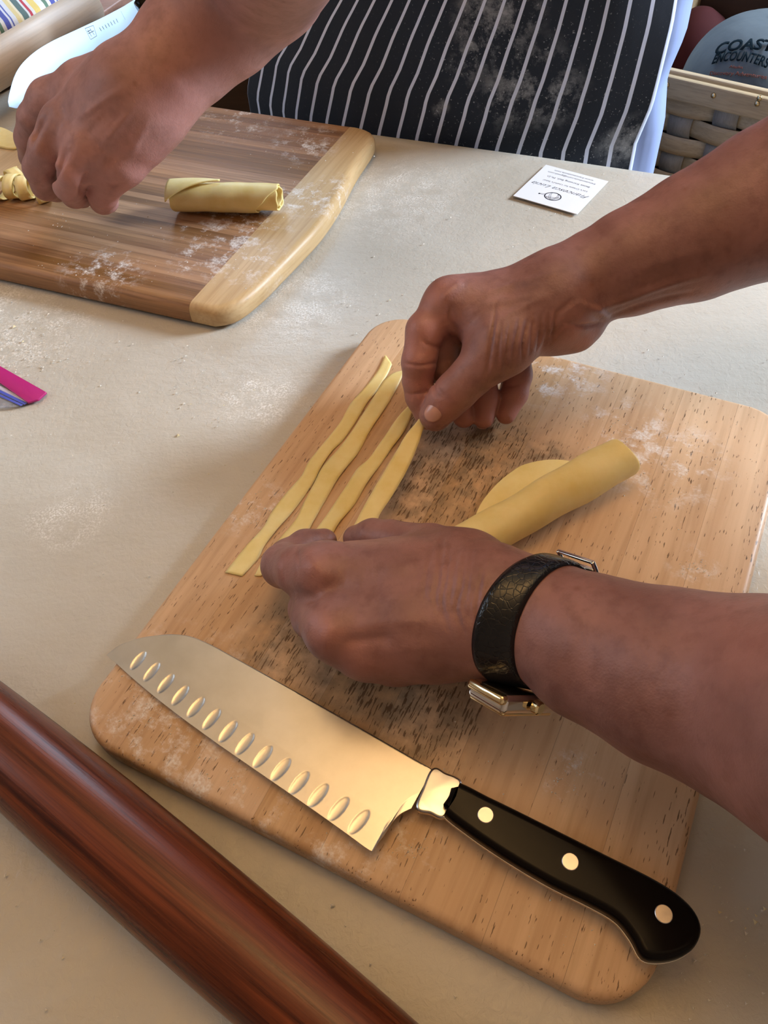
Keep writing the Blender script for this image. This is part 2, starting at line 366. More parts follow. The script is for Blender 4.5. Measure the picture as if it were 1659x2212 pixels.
# ---------------------------------------------------------------- bamboo board
inner = [(460, 659), (498, 649), (548, 611), (591, 569), (633, 527), (675, 482), (715, 425), (752, 358), (787, 306), (792, 289), (769, 279), (740, 275)]
pr = np.array([[P(x, y, .019)[:2] @ E1, P(x, y, .019)[:2] @ E2] for x, y in inner])
ang2 = math.atan2(E1[1], E1[0])
bb_ = thing('cutting_board', 'caramel striped bamboo cutting board with pale end band, far left on the table', 'cutting board', (0, 0, .0004), rz=ang2)
near_v = float(P(200, 612, .019)[:2] @ E2); far_v = float(P(600, 253, .019)[:2] @ E2)
rs = resample(pr, 60); rs[0, 1] = rs[0, 1]
xl = float(P(410, 655, .019)[:2] @ E1) - .325
left = [(xl + .02, far_v), (xl - .012, far_v - .05), (xl - .025, (near_v + far_v) / 2), (xl - .012, near_v + .05), (xl + .02, near_v)]
lf = resample(left, 40)
poly = np.vstack([rs, np.linspace(rs[-1], lf[0], 30)[1:-1], lf, np.linspace(lf[-1], rs[0], 30)[1:-1]])
bxr = float(P(410, 655, .019)[:2] @ E1) + .0
base = slab(poly, 0, .019, .0075, .005)
mid = bisect_keep(base, (bxr - .0001, 0, 0), (1, 0, 0)); mid2 = bisect_keep(mid, (xl + .045, 0, 0), (-1, 0, 0)); mid.free()
endr = bisect_keep(base, (bxr + .0001, 0, 0), (-1, 0, 0)); endl = bisect_keep(base, (xl + .0448, 0, 0), (1, 0, 0)); base.free()
bm_obj('end_band', endr, M_BAMBOO_L, bb_, angle=.6); bm_obj('end_band', endl, M_BAMBOO_L, bb_, angle=.6)
v0 = min(p[1] for p in poly) - .01; v1 = max(p[1] for p in poly) + .01
vs = []; t = v0 + .012
while t < v1 - .008: vs.append(t); t += random.choice((.0085, .01, .0115))
bounds = [-9] + vs + [9]
for a, b in zip(bounds[:-1], bounds[1:]):
    q1 = bisect_keep(mid2, (0, b - .00005, 0), (0, 1, 0)); q2 = bisect_keep(q1, (0, a + .00005, 0), (0, -1, 0)); q1.free()
    if len(q2.faces) > 4: bm_obj('strip', q2, M_BAMBOO, bb_, angle=.6)
    else: q2.free()
mid2.free()

# ---------------------------------------------------------------- santoku knife lying on the front board
ZB = .0184
kn = thing('kitchen_knife', 'santoku knife with dimpled blade and black three-rivet handle lying on the front board', 'knife', (*P(940, 1700, .02)[:2], ZB))
def kz(px): return .0195 + .0075 * min(max((px - 230) / 700, 0), 1)       # blade climbs towards the bolster
edge = [(230, 1415), (262, 1445), (340, 1507), (430, 1583), (520, 1640), (600, 1697), (700, 1767), (805, 1840)]
spine = [(230, 1415), (262, 1392), (320, 1375), (390, 1371), (450, 1390), (560, 1450), (740, 1551), (935, 1663)]
heel_e = [(805, 1840), (822, 1815), (842, 1785), (862, 1762), (885, 1749), (908, 1741)]
ek = np.array([P(x, y, kz(x)) for x, y in edge]); sk = np.array([P(x, y, kz(x)) for x, y in spine])
ux = (sk[-1] - sk[3]); ux[2] = 0; ux /= np.linalg.norm(ux); uy = np.array([-ux[1], ux[0], 0])
org = sk[3]
def kuv(p): return np.array([(p - org) @ ux, (p - org) @ uy])
EU = resample(np.array([kuv(p) for p in ek] + [kuv(P(x, y, kz(x))) for x, y in heel_e[1:]]), 600)
SU = resample([kuv(p) for p in sk], 600)
u0 = kuv(ek[0])[0]; u1 = SU[-1, 0]
dims = []
for i, (x, y) in enumerate([(217, 192), (281, 246), (348, 301), (416, 358), (490, 414), (564, 471), (642, 529), (721, 587), (805, 647), (890, 708), (976, 771), (1066, 830), (1162, 893), (1258, 955)]):
    px, py = 200 + x / 2.183, 1340 + y / 2.183; c_ = kuv(P(px, py, kz(px))); L = 23 + i * .55
    a_ = kuv(P(px + L * .70, py - L * .80, kz(px))); ax = a_ - c_; la = np.linalg.norm(ax); dims.append((c_, ax / la, la, la * .41))
nu, nv = 420, 120; top = np.zeros((nu, nv, 3)); bot = np.zeros((nu, nv, 3))
# columns along u; lower and upper limits by interpolation over u (edge curve then the heel's inward sweep)
uu = u0 + (u1 - u0) * np.linspace(0, 1, nu) ** 1.0
eo = np.argsort(EU[:, 0]); so = np.argsort(SU[:, 0])
lowv = np.interp(uu, EU[eo, 0], EU[eo, 1]); upv = np.interp(uu, SU[so, 0], SU[so, 1])
uh_ = kuv(P(805, 1840, kz(805)))[0]; mk_ = (uu < uh_ - .001) & (uu > u0 + .006); pf_ = np.polyfit(uu[mk_], lowv[mk_], 3); wt_ = np.clip(np.minimum(uu - u0 - .003, uh_ + .001 - uu) / .006, 0, 1); lowv = lowv * (1 - wt_) + np.polyval(pf_, uu) * wt_
mk_ = uu > kuv(P(450, 1390, kz(450)))[0]; pf_ = np.polyfit(uu[mk_], upv[mk_], 2); wt_ = np.clip((uu - uu[mk_][0]) / .015, 0, 1); upv = upv * (1 - wt_) + np.polyval(pf_, uu) * wt_
swap = np.mean(lowv) > np.mean(upv)
for i in range(nu):
    t = np.linspace(0, 1, nv); vv_ = lowv[i] + (upv[i] - lowv[i]) * t
    wd = abs(upv[i] - lowv[i]); d = t * wd
    heel = uu[i] > kuv(P(805, 1840, kz(805)))[0]
    th = np.minimum(.00105, .00012 + d * .06) if not heel else np.full(nv, .00105) * np.minimum(1, .5 + d * 60)
    th = th * (1 - .5 * (1 - np.minimum(1, (wd - d) / .0006)))
    dep = np.zeros(nv)
    for c_, a_, la, lb in dims:
        q0 = uu[i] - c_[0]; q1 = vv_ - c_[1]; A = q0 * a_[0] + q1 * a_[1]; B = -q0 * a_[1] + q1 * a_[0]
        rr = (A / la) ** 2 + (B / lb) ** 2; dep = np.maximum(dep, .00042 * np.sqrt(np.clip(1 - rr, 0, 1)))
    px_t = (uu[i] - u0) / (u1 - u0); zc = .0195 + .0075 * min(1, px_t)
    pos = org[None, :2] + uu[i] * ux[None, :2] + vv_[:, None] * uy[None, :2]
    top[i, :, :2] = pos; bot[i, :, :2] = pos; top[i, :, 2] = zc + th - dep; bot[i, :, 2] = zc - th
V = np.vstack([top.reshape(-1, 3), bot.reshape(-1, 3)]); K = nu * nv; Fc = []
idx = np.arange(K).reshape(nu, nv)
a, b, c_, d = idx[:-1, :-1].ravel(), idx[1:, :-1].ravel(), idx[1:, 1:].ravel(), idx[:-1, 1:].ravel()
up_ok = swap
Ft = np.stack([a, b, c_, d], 1) if not swap else np.stack([a, d, c_, b], 1)
Fb = Ft[:, ::-1] + K
loop = list(idx[:, 0]) + list(idx[-1, 1:]) + list(idx[-2::-1, -1]) + list(idx[0, -2:0:-1]); side = []
for p, q in zip(loop, loop[1:] + loop[:1]): side.append((p, p + K, q + K, q) if not swap else (q, q + K, p + K, p))
bladeo = mesh_obj('blade', V, list(map(tuple, Ft)) + list(map(tuple, Fb)) + side, M_STEEL)
bladeo.data.set_sharp_from_angle(angle=.5); keep(bladeo, kn)
bol = [(937, 1664), (960, 1673), (992, 1690), (975, 1725), (957, 1760), (930, 1751), (905, 1743), (918, 1705)]
def dense(pts, z, n=80): return resample([P(x, y, z)[:2] for x, y in pts], n, True)
keep(bm_obj('bolster', slab(resample([P(x, y, .029)[:2] for x, y in bol], 90, True), .0254, .0292, .0014, .0012), M_BOLSTER), kn)
hd = [(985, 1690), (1060, 1724), (1150, 1768), (1300, 1843), (1400, 1893), (1460, 1930), (1500, 1970), (1515, 2012), (1500, 2052), (1465, 2076), (1420, 2084), (1383, 2074),
      (1357, 2030), (1325, 1992), (1270, 1960), (1180, 1915), (1085, 1858), (1005, 1803), (952, 1757), (966, 1722)]
def inset(o, r):
    o = np.array(o); ar = np.sum(o[:, 0] * np.roll(o[:, 1], -1) - np.roll(o[:, 0], -1) * o[:, 1])
    if ar < 0: o = o[::-1]
    t = np.roll(o, -1, 0) - np.roll(o, 1, 0); t /= np.linalg.norm(t, axis=1)[:, None]
    return o - np.stack([t[:, 1], -t[:, 0]], 1) * r
ho = dense(hd, .031, 160)
keep(bm_obj('tang', slab(inset(ho, .0008), .0268, .0290, .0003, .0003, 2), M_BOLSTER, angle=.6), kn)
hs_ = keep(bm_obj('handle_scale', slab(inset(ho, .0042), .02905, .0362, .0035, .0004, 7), M_HANDLE, angle=.7), kn)
keep(bm_obj('handle_scale', slab(inset(ho, .0068), .0196, .02675, .0004, .0030, 7), M_HANDLE, angle=.7), kn)
for x, y in ((1049, 1760), (1232, 1861), (1434, 1974)):
    p = P(x, y, .0363); V, Fc = lathe((p[0], p[1], .0355), (p[0], p[1] + 1e-6, .03642), [(0, .0037), (.7, .0037), (1, .0034)], 32)
    mesh_obj('rivet', [np.array(v_) - np.array(kn.location) for v_ in V], Fc, M_RIVET, hs_, smooth=False)

# ---------------------------------------------------------------- dark red tapered rolling pin
up_px = [(-330, 1205), (-150, 1335), (0, 1454), (201, 1617), (412, 1807), (542, 1921), (705, 2040), (900, 2203), (1050, 2330)]
z_p = .0235
a0 = np.array([-.435, .335]); 
pa, pb = P(0, 1600, z_p), P(705, 2212, z_p)
# axis fitted between the two silhouettes; radius swells in the middle
mids = [P((0 + 0) / 2, 1600, z_p), P(268, 1838, z_p), P(430, 1985, z_p), P(640, 2150, z_p)]
dirp = mids[-1] - mids[0]; Lp = np.linalg.norm(dirp); dirp /= Lp
ps = mids[0] - dirp * .17; pe = mids[-1] + dirp * .16
TL = np.linalg.norm(pe - ps)
prof = [(0, .003), (.004, .008), (.012, .0125)] + [(t, .0140 + .0098 * math.sin(math.pi * t) ** .8) for t in np.linspace(.02, .98, 50)] + [(.988, .0125), (.996, .008), (1, .003)]
V, Fc = lathe(ps, pe, prof, 96)
rp = tag(mesh_obj('rolling_pin', V, Fc, M_PINRED), 'tapered dark red wooden rolling pin without handles, on the cloth in the lower left corner', 'rolling pin')
# give it its own frame so the grain runs along it
def reframe(o, origin, xaxis):
    x = Vector(xaxis).normalized(); z = Vector((0, 0, 1)); y = z.cross(x).normalized(); z = x.cross(y)
    Mx = Matrix(((x.x, y.x, z.x, origin[0]), (x.y, y.y, z.y, origin[1]), (x.z, y.z, z.z, origin[2]), (0, 0, 0, 1)))
    o.data.transform(Mx.inverted()); o.matrix_world = Mx; return o
reframe(rp, (ps + pe) / 2, dirp); rp.location.z += .0004

# ---------------------------------------------------------------- dough rolls
def dough_roll(name, label, a, b, r, turns, th, u_ends, mat, group=None, flap=None, squash=.92, start=0.0, wob=.0006, nU=60, parts=None):
    """rolled sheet: spiral section swept from a to b; u_ends(theta 0..1) -> (start, end) trims; outer edge of the sheet lies at angle start"""
    a = np.array(a, float); b = np.array(b, float); ax = b - a; L = np.linalg.norm(ax); ax /= L
    sd = np.cross([0, 0, 1.0], ax); sd /= np.linalg.norm(sd); upv = np.array([0, 0, 1.0])
    nT = int(46 * turns); V = []
    for i in range(nT + 1):
        f = i / nT; th_ = start - f * turns * 2 * math.pi; rad = r - f * turns * (th * 1.28)
        rad = max(rad, .0015); ue = u_ends(f)
        for j in range(nU + 1):
            u = ue[0] + (ue[1] - ue[0]) * j / nU
            rr = rad + wob * math.sin(u * 9 + th_ * 2) + wob * .6 * math.sin(u * 23 + th_)
            V.append(a + ax * (L * u) + sd * math.cos(th_) * rr + upv * math.sin(th_) * rr * squash)
    if flap:      # the sheet's outer end leaves the roll and lies on the board
        pass
    Fc = [(i * (nU + 1) + j, i * (nU + 1) + j + 1, (i + 1) * (nU + 1) + j + 1, (i + 1) * (nU + 1) + j) for i in range(nT) for j in range(nU)]
    o = mesh_obj(name, V, Fc, mat); m_ = o.modifiers.new('sheet', 'SOLIDIFY'); m_.thickness = th; m_.offset = 0
    o.modifiers.new('soft', 'SUBSURF').levels = 0; o.modifiers['soft'].render_levels = 1
    return o
ra = P(1345, 985, .0335); rb_ = P(930, 1222, .0325)
dr = tag(dough_roll('dough_roll', '', rb_, ra, .0134, 2.3, .0013, lambda f: (.0, 1.0 - .02 * f + .006 * math.sin(f * 40)), M_DOUGH, start=math.radians(200)),
         'long smooth roll of yellow pasta dough on the front board beside the hands', 'pasta dough')
# loose end of the sheet showing behind the roll
fl_px = [(1042, 1085), (1075, 1045), (1105, 1020), (1135, 1003), (1190, 993), (1240, 1000), (1250, 1030), (1150, 1090), (1060, 1140), (1030, 1120)]
o = bm_obj('sheet_end', slab(resample([P(x, y, .0205)[:2] for x, y in fl_px], 60, True), .0186, .0204, .0006, .0005, 3), M_DOUGH, dr)
qa = P(592, 428, .033); qb = P(378, 425, .033)
def ue2(f):
    j = .008 * math.sin(f * 31) + .005 * math.sin(f * 83)
    return (.0 + .0 * f - (.0 if f > .35 else .0) + j * .6, (.80 if f < .12 else (.80 + (f - .12) * 1.5 if f < .24 else 1.0)) + j)
dr2 = tag(dough_roll('dough_roll', '', P(376, 424, .034), P(604, 427, .034), .0135, 2.1, .0016, ue2, M_DOUGH, start=math.radians(300), wob=.0003),
          'short ragged-ended roll of yellow pasta dough on the bamboo board', 'pasta dough')
# turned-back flap on top of the short roll
Fv = []; aa = P(376, 424, .034); bbx = P(604, 427, .034); axv = (bbx - aa) / np.linalg.norm(bbx - aa); sdv = np.cross([0, 0, 1.0], axv)
Lr = np.linalg.norm(bbx - aa); nu_, nt_ = 24, 14
for i in range(nu_ + 1):
    u = i / nu_; endang = math.radians(165 - 85 * (u ** .8)) if True else 0
    for j in range(nt_ + 1):
        th_ = math.radians(75) + (endang - math.radians(75)) * j / nt_
        rr = .0155 + .0012 * math.sin(u * 3) + .0022 * (j / nt_) ** 2 * (1 - u)
        Fv.append(aa + axv * (Lr * (.48 * u - .02)) + sdv * (-math.cos(math.pi - th_)) * rr + np.array([0, 0, 1]) * math.sin(th_) * rr * .92)
o = mesh_obj('sheet_flap', Fv, [(i * (nt_ + 1) + j, i * (nt_ + 1) + j + 1, (i + 1) * (nt_ + 1) + j + 1, (i + 1) * (nt_ + 1) + j) for i in range(nu_) for j in range(nt_)], M_DOUGH, dr2)
m_ = o.modifiers.new('s', 'SOLIDIFY'); m_.thickness = .0015; m_.offset = 0
piece = tag(bm_obj('dough_scrap', slab(resample([P(x, y, .022)[:2] for x, y in [(-45, 270), (0, 275), (28, 288), (36, 300), (32, 318), (-10, 312), (-50, 300)]], 60, True), .0195, .0222, .0010, .0008, 3), M_DOUGH),
            'flat scrap of yellow dough left of the knuckles on the bamboo board', 'pasta dough')

# ---------------------------------------------------------------- flat noodles
def crop8(p): return (440 + p[0] / 2.5136, 740 + p[1] / 2.5136)
def noodle(label, Lp_, Rp_, zf, th=.0009, wav=.0004):
    L_ = [crop8(p) for p in Lp_]; R__ = [crop8(p) for p in Rp_]; n = 110
    la = resample([P(x, y, zf(y)) for x, y in L_], n); lb = resample([P(x, y, zf(y)) for x, y in R__], n); k = 6; V = []
    for s_ in (1, 0):
        for i in range(n):
            for j in range(k + 1):
                f = j / k; p = la[i] * (1 - f) + lb[i] * f
                e = min(f, 1 - f); rnd = 1 if 0 < j < k else .35
                ww = wav * math.sin(i * .21 + f * 2) * (1 if wav else 0) + wav
                z = p[2] + ww + (th * rnd if s_ else th * (1 - rnd) * .5); V.append((p[0], p[1], z))
    N = n * (k + 1); id_ = lambda i, j, s_: (0 if s_ else N) + i * (k + 1) + j; Fc = []
    for i in range(n - 1):
        for j in range(k):
            Fc.append((id_(i, j, 1), id_(i + 1, j, 1), id_(i + 1, j + 1, 1), id_(i, j + 1, 1)))
            Fc.append((id_(i, j, 0), id_(i, j + 1, 0), id_(i + 1, j + 1, 0), id_(i + 1, j, 0)))
        Fc.append((id_(i, 0, 1), id_(i, 0, 0), id_(i + 1, 0, 0), id_(i + 1, 0, 1))); Fc.append((id_(i, k, 1), id_(i + 1, k, 1), id_(i + 1, k, 0), id_(i, k, 0)))
    for i in (0, n - 1):
        for j in range(k): Fc.append((id_(i, j, 1), id_(i, j + 1, 1), id_(i, j + 1, 0), id_(i, j, 0)) if i == 0 else (id_(i, j + 1, 1), id_(i, j, 1), id_(i, j, 0), id_(i, j + 1, 0)))
    return tag(mesh_obj('noodle', V, Fc, M_DOUGH), label, 'noodle', 'flat noodles on the front board')
flatz = lambda y: .0184
noodle('flat yellow noodle nearest the left edge of the front board, longest of the four',
       [(985, 70), (950, 150), (880, 240), (800, 330), (740, 440), (640, 560), (570, 650), (530, 730), (440, 830), (370, 920), (320, 1010), (240, 1100), (115, 1250)],
       [(1023, 125), (1000, 175), (945, 260), (890, 330), (830, 430), (760, 530), (700, 590), (640, 680), (600, 760), (530, 860), (470, 940), (400, 1020), (330, 1110), (300, 1170), (210, 1272)], flatz)
noodle('flat yellow noodle second from the left edge, its lower end under the index finger',
       [(1083, 155), (1030, 170), (985, 205), (940, 270), (870, 380), (810, 480), (740, 570), (650, 670), (600, 770), (540, 880), (500, 960), (420, 1060), (340, 1150), (275, 1268)],
       [(1085, 175), (1060, 230), (1010, 320), (960, 400), (900, 490), (840, 600), (770, 690), (720, 760), (650, 880), (600, 970), (560, 1040), (480, 1120), (400, 1200), (310, 1272)], flatz)
noodle('flat yellow noodle third from the left edge, beside the one being held',
       [(1130, 335), (1090, 370), (1030, 440), (970, 530), (900, 630), (830, 690), (770, 790), (700, 890), (630, 990), (580, 1060), (500, 1160)],
       [(1143, 345), (1120, 420), (1080, 500), (1020, 580), (950, 680), (880, 780), (820, 880), (740, 980), (690, 1060), (620, 1160)], flatz)
noodle('pale noodle stretched in the air between the pinching fingers of both hands',
       [(1180, 395), (1150, 440), (1100, 500), (1040, 600), (980, 700), (920, 800), (870, 890), (820, 985), (775, 1075)],
       [(1215, 430), (1188, 485), (1170, 540), (1130, 640), (1080, 740), (1020, 840), (960, 930), (930, 1000), (880, 1090)], lambda y: .040 - .008 * (y - 900) / 250, .0009, 0)

# ---------------------------------------------------------------- cut pasta nest on the bamboo board
def ribbon(name, pts, width, th, mat, label, group, wdir=(0, 0, 1)):
    c_ = resample(pts, 40); V = []; wd = np.array(wdir, float)
    for i, p in enumerate(c_):
        q = wd + .35 * np.array([math.sin(i * .3), math.cos(i * .25), 0]); q /= np.linalg.norm(q)
        for s_ in (-.5, -.17, .17, .5): V.append(p + q * width * s_)
    Fc = [(i * 4 + j, i * 4 + j + 1, (i + 1) * 4 + j + 1, (i + 1) * 4 + j) for i in range(39) for j in range(3)]
    o = mesh_obj(name, V, Fc, mat); m_ = o.modifiers.new('s', 'SOLIDIFY'); m_.thickness = th; m_.offset = 0; return tag(o, label, 'noodle', group)
lab = ['curled noodle coil at the left picture edge, part of the cut pasta heap', 'second curled noodle coil from the left in the cut pasta heap', 'third curled noodle coil in the heap under the knuckles',
       'short noodle coil at the right end of the cut pasta heap', 'noodle coil standing up behind the cut pasta heap']
for k, (cx, cy, r_, tlt) in enumerate([(-4, 405, .012, 0), (28, 402, .0135, .25), (52, 405, .013, .5), (88, 420, .009, .7), (30, 382, .011, 1.1)]):
    c0 = P(cx, cy, .030 if k < 3 else .027); ax = np.array([math.cos(-.45 + tlt), math.sin(-.45 + tlt), 0]); sd = np.array([-ax[1], ax[0], 0]); pts = []
    for t in np.linspace(0, 2.2 * math.pi, 26):
        pts.append(c0 + sd * math.cos(t) * r_ + np.array([0, 0, 1]) * math.sin(t) * min(r_, c0[2] - .0205) + ax * (.003 * t / 6))
    ribbon('noodle', pts, .0115, .0013, M_DOUGH, lab[k], 'cut noodles heaped on the bamboo board', wdir=ax * 1.6)

# ---------------------------------------------------------------- business card
cc = np.array([P(*q)[:2] for q in [(1183, 358), (1318, 394), (1241, 467), (1104, 427)]]); cen = cc.mean(0)
rd = np.array([-.0514, .042]); rd /= np.linalg.norm(rd); ca = math.atan2(rd[1], rd[0])
card = thing('business_card', 'small square white business card with yarn ball drawing, lying near the far edge', 'card', (cen[0], cen[1], .0008), rz=ca)
cs_ = bm_obj('card_sheet', box_bm(.066, .066, .0007, (0, 0, .00045), .00005, 1), M_CARD, card, smooth=False)
def text(body, width, size, x, y, z, mat, parent, shear=0.0, offset=0.0, name='printed_text', ext=.00003, mtx=None, space=1.0):
    cu = bpy.data.curves.new(name, 'FONT'); cu.body = body; cu.size = 1.0; cu.align_x = 'CENTER'; cu.align_y = 'CENTER'; cu.shear = shear; cu.offset = offset; cu.resolution_u = 3; cu.space_character = space
    o = bpy.data.objects.new(name, cu); C.objects.link(o); bpy.context.view_layer.update()
    me = bpy.data.meshes.new_from_object(o.evaluated_get(bpy.context.evaluated_depsgraph_get())); bpy.data.objects.remove(o)
    xs = [v.co.x for v in me.vertices]; ys = [v.co.y for v in me.vertices]; wdt = max(xs) - min(xs); mx = (max(xs) + min(xs)) / 2; my = (max(ys) + min(ys)) / 2
    for v_ in me.vertices: v_.co = Vector(((v_.co.x - mx) * width / wdt + x, (v_.co.y - my) * size + y, z))
    if mtx: me.transform(mtx)
    me.materials.append(mat); return link(bpy.data.objects.new(name, me), parent)
tz = .00085
text('Francesca Lucia', .059, .0078, 0, .0030, tz, M_INK, cs_, .55, -.006, space=.95)
text("Let's Create for Useful's Sake!", .046, .0032, -.001, -.0062, tz, M_INK, cs_)
text('Bette Kersting Bell, Ph.D.', .045, .0036, 0, -.0148, tz, M_INK, cs_)
text('francescalucia.com@gmail.com', .050, .0034, 0, -.0222, tz, M_INK, cs_)
text('www.francescalucia.com', .041, .0034, 0, -.0270, tz, M_INK, cs_)
bm = bmesh.new()
def arc(bm, cx, cy, rx, ry, a0, a1, wd, n=28, rot=0.0):
    pr_ = None
    for i in range(n + 1):
        a = a0 + (a1 - a0) * i / n; c_, s_ = math.cos(a), math.sin(a)
        pp = []
        for q in (-wd / 2, wd / 2):
            x, y = c_ * (rx + q), s_ * (ry + q); pp.append(bm.verts.new((cx + x * math.cos(rot) - y * math.sin(rot), cy + x * math.sin(rot) + y * math.cos(rot), tz)))
        if pr_: bm.faces.new((pr_[0], pr_[1], pp[1], pp[0]))
        pr_ = pp
by = .0165
arc(bm, 0, by, .0078, .0066, 0, 2 * math.pi, .0011)
for rx, rt_ in ((.005, .3), (.0035, .3), (.0018, .3), (.0058, 1.4), (.0042, 1.4), (.0026, -1.2), (.0046, -1.2)): arc(bm, 0, by, .0068, rx * .8, .4, 2.7, .00035, 18, rt_)
for dy, a in ((.0008, .10), (-.0012, .28)):
    bmm = [(.0075, by + dy), (.0135, by + dy + a * .008)]
    x0, y0 = bmm[0]; x1, y1 = bmm[1]
    f = [bm.verts.new((x0, y0 - .0002, tz)), bm.verts.new((x1, y1 - .0002, tz)), bm.verts.new((x1, y1 + .0002, tz)), bm.verts.new((x0, y0 + .0002, tz))]; bm.faces.new(f)
    arc(bm, x1, y1, .0004, .0004, 0, 2 * math.pi, .0008, 12)
bm_obj('printed_drawing', bm, M_INK, cs_, smooth=False)['label'] = 'black line drawing of a yarn ball with two needles'

# ---------------------------------------------------------------- plastic zip bag corner
M_MAG = plain('magenta_plastic', (.42, .02, .16), .25); M_BLUE = plain('blue_plastic_line', (.08, .10, .45), .3); M_LIL = plain('lilac_plastic', (.55, .50, .62), .2)
g = G('clear_plastic'); M_CLEAR = g.fin((.9, .9, .95), .15, 0, g.bump(g.noise(g.coord(), 60, 3), .4, .002), Transmission_Weight=.85, IOR=1.25)
bag = thing('zip_bag', 'clear plastic bag corner with a magenta zip strip, at the left edge on the cloth', 'plastic bag', (*P(10, 850)[:2], .0006))
def strip(name, pts, z0, z1, mat): return keep(bm_obj(name, slab(resample([P(x, y, z1)[:2] for x, y in pts], 60, True), z0, z1, .0004, .0003, 2), mat, smooth=True, angle=.8), bag)
def poly_strip(name, pts, z0, z1, mat):
    o_ = []
    for (x0, y0), (x1, y1) in zip(pts, pts[1:] + pts[:1]):
        for t in np.linspace(0, 1, 12, endpoint=False): o_.append(P(x0 + (x1 - x0) * t, y0 + (y1 - y0) * t, z1)[:2])
    return keep(bm_obj(name, slab(o_, z0, z1, .0003, .0002, 2), mat, angle=.8), bag)
poly_strip('zip_strip', [(-160, 690), (0, 791), (99, 847), (82, 862), (60, 868), (0, 826), (-160, 730)], .0012, .0030, M_MAG)
poly_strip('bag_film', [(-160, 731), (0, 827), (62, 868), (40, 878), (10, 880), (-30, 884), (-160, 860)], .0008, .0013, M_CLEAR)
poly_strip('seal_line', [(-160, 748), (0, 843), (58, 870), (52, 873), (0, 848), (-160, 753)], .0014, .0019, M_BLUE)
poly_strip('seal_line', [(-160, 738), (0, 833), (60, 866), (58, 869), (0, 841), (-160, 746)], .0014, .0018, M_LIL)
poly_strip('seal_line', [(-160, 757), (0, 852), (48, 874), (44, 876), (0, 856), (-160, 761)], .0014, .0019, M_BLUE)

# ---------------------------------------------------------------- flour grains and dough crumbs (nobody could count them)
def grains(name, label, spots_, mat, zfun, smin, smax):
    V, Fc = [], []
    for x, y, sx, sy, n in spots_:
        for _ in range(n):
            px, py = random.gauss(x, sx), random.gauss(y, sy)
            if not ok(px, py, name): continue
            p = P(px, py, zfun); s_ = smin + (smax - smin) * random.random() ** 3.2; k = len(V)
            for dx, dy, dz in ((1, 0, 0), (-.5, .8, 0), (-.6, -.8, 0), (0, 0, .9), (.3, .2, -.2)):
                V.append((p[0] + dx * s_ * random.uniform(.6, 1.2), p[1] + dy * s_ * random.uniform(.6, 1.2), p[2] + .0001 + max(0, dz) * s_ * random.uniform(.6, 1.1)))
            Fc += [(k, k + 1, k + 3), (k + 1, k + 2, k + 3), (k + 2, k, k + 3), (k, k + 2, k + 1)]
    return tag(mesh_obj(name, V, Fc, mat, smooth=False), label, 'flour', kind='stuff')
def inboard(px, py, z=0.0):
    a_ = P(px, py, z)[:2]; x, y = -(a_ @ D1), a_ @ D2; f_ = -.250 < x < .062 and .064 < y < .451
    x2, y2 = a_ @ E1, a_ @ E2; b_ = (x2 < bxr + .095 and near_v - .010 < y2 < far_v + .01)
    return f_, b_
def ok(px, py, name):
    f_, b_ = inboard(px, py)
    q = P(px, py); off = (q[:2] - far0) @ TN
    if off > -.004: return False
    pin = np.linalg.norm(np.cross(np.append(q[:2], 0) - np.array([ps[0], ps[1], 0]), np.array([dirp[0], dirp[1], 0]))) < .027
    return not f_ and not b_ and not pin
grains('flour_grains', 'scattered white flour grains and tiny crumbs on the cream cloth',
       [(650, 655, 90, 40, 260), (60, 720, 90, 60, 500), (720, 560, 60, 60, 90), (800, 400, 25, 60, 60), (560, 840, 200, 80, 160), (830, 600, 300, 120, 220), (150, 1150, 150, 200, 60), (1500, 760, 120, 60, 60),
        (1560, 1980, 90, 160, 70), (1420, 2150, 120, 60, 60), (300, 900, 300, 160, 140), (600, 2060, 300, 100, 40), (60, 1950, 60, 150, 30), (1330, 480, 200, 60, 60)], M_FLOUR, .0, .00022, .0012)
grains('dough_crumbs', 'small yellow dough crumbs scattered on the cream cloth', [(640, 650, 70, 30, 26), (90, 1480, 60, 40, 3), (1600, 1960, 40, 60, 8), (1560, 1250, 60, 60, 10), (530, 880, 120, 90, 14), (50, 700, 40, 40, 8)], M_CRUMB, .0, .0006, .0024)
def okb(px, py, name): return True
ok = lambda px, py, name: all([inboard(px, py, .018)[0], -.24 < -(P(px, py, .018)[:2] @ D1) < .052, .075 < (P(px, py, .018)[:2] @ D2) < .44])
grains('flour_grains', 'white flour grains dusted over the front cutting board',
       [(540, 1090, 35, 30, 130), (1440, 1010, 60, 60, 150), (1340, 930, 60, 30, 90), (1500, 1225, 20, 12, 60), (1230, 1680, 25, 25, 70), (330, 1520, 60, 50, 160), (890, 1830, 20, 15, 60), (1200, 820, 80, 30, 100), (520, 1700, 90, 60, 130), (1000, 1500, 200, 200, 60), (1250, 2000, 60, 60, 50)], M_FLOUR, .0182, .00012, .0007)
ok = lambda px, py, name: (xl + .01 < P(px, py, .019)[:2] @ E1 < bxr + .05) and (near_v + .004 < P(px, py, .019)[:2] @ E2 < far_v - .004)
grains('flour_grains', 'white flour grains dusted over the bamboo cutting board',
       [(530, 270, 50, 20, 120), (670, 320, 50, 30, 90), (660, 430, 30, 20, 120), (500, 570, 60, 30, 80), (220, 590, 70, 15, 80), (130, 480, 15, 12, 20), (430, 500, 160, 60, 90)], M_FLOUR, .0193, .0002, .0010)
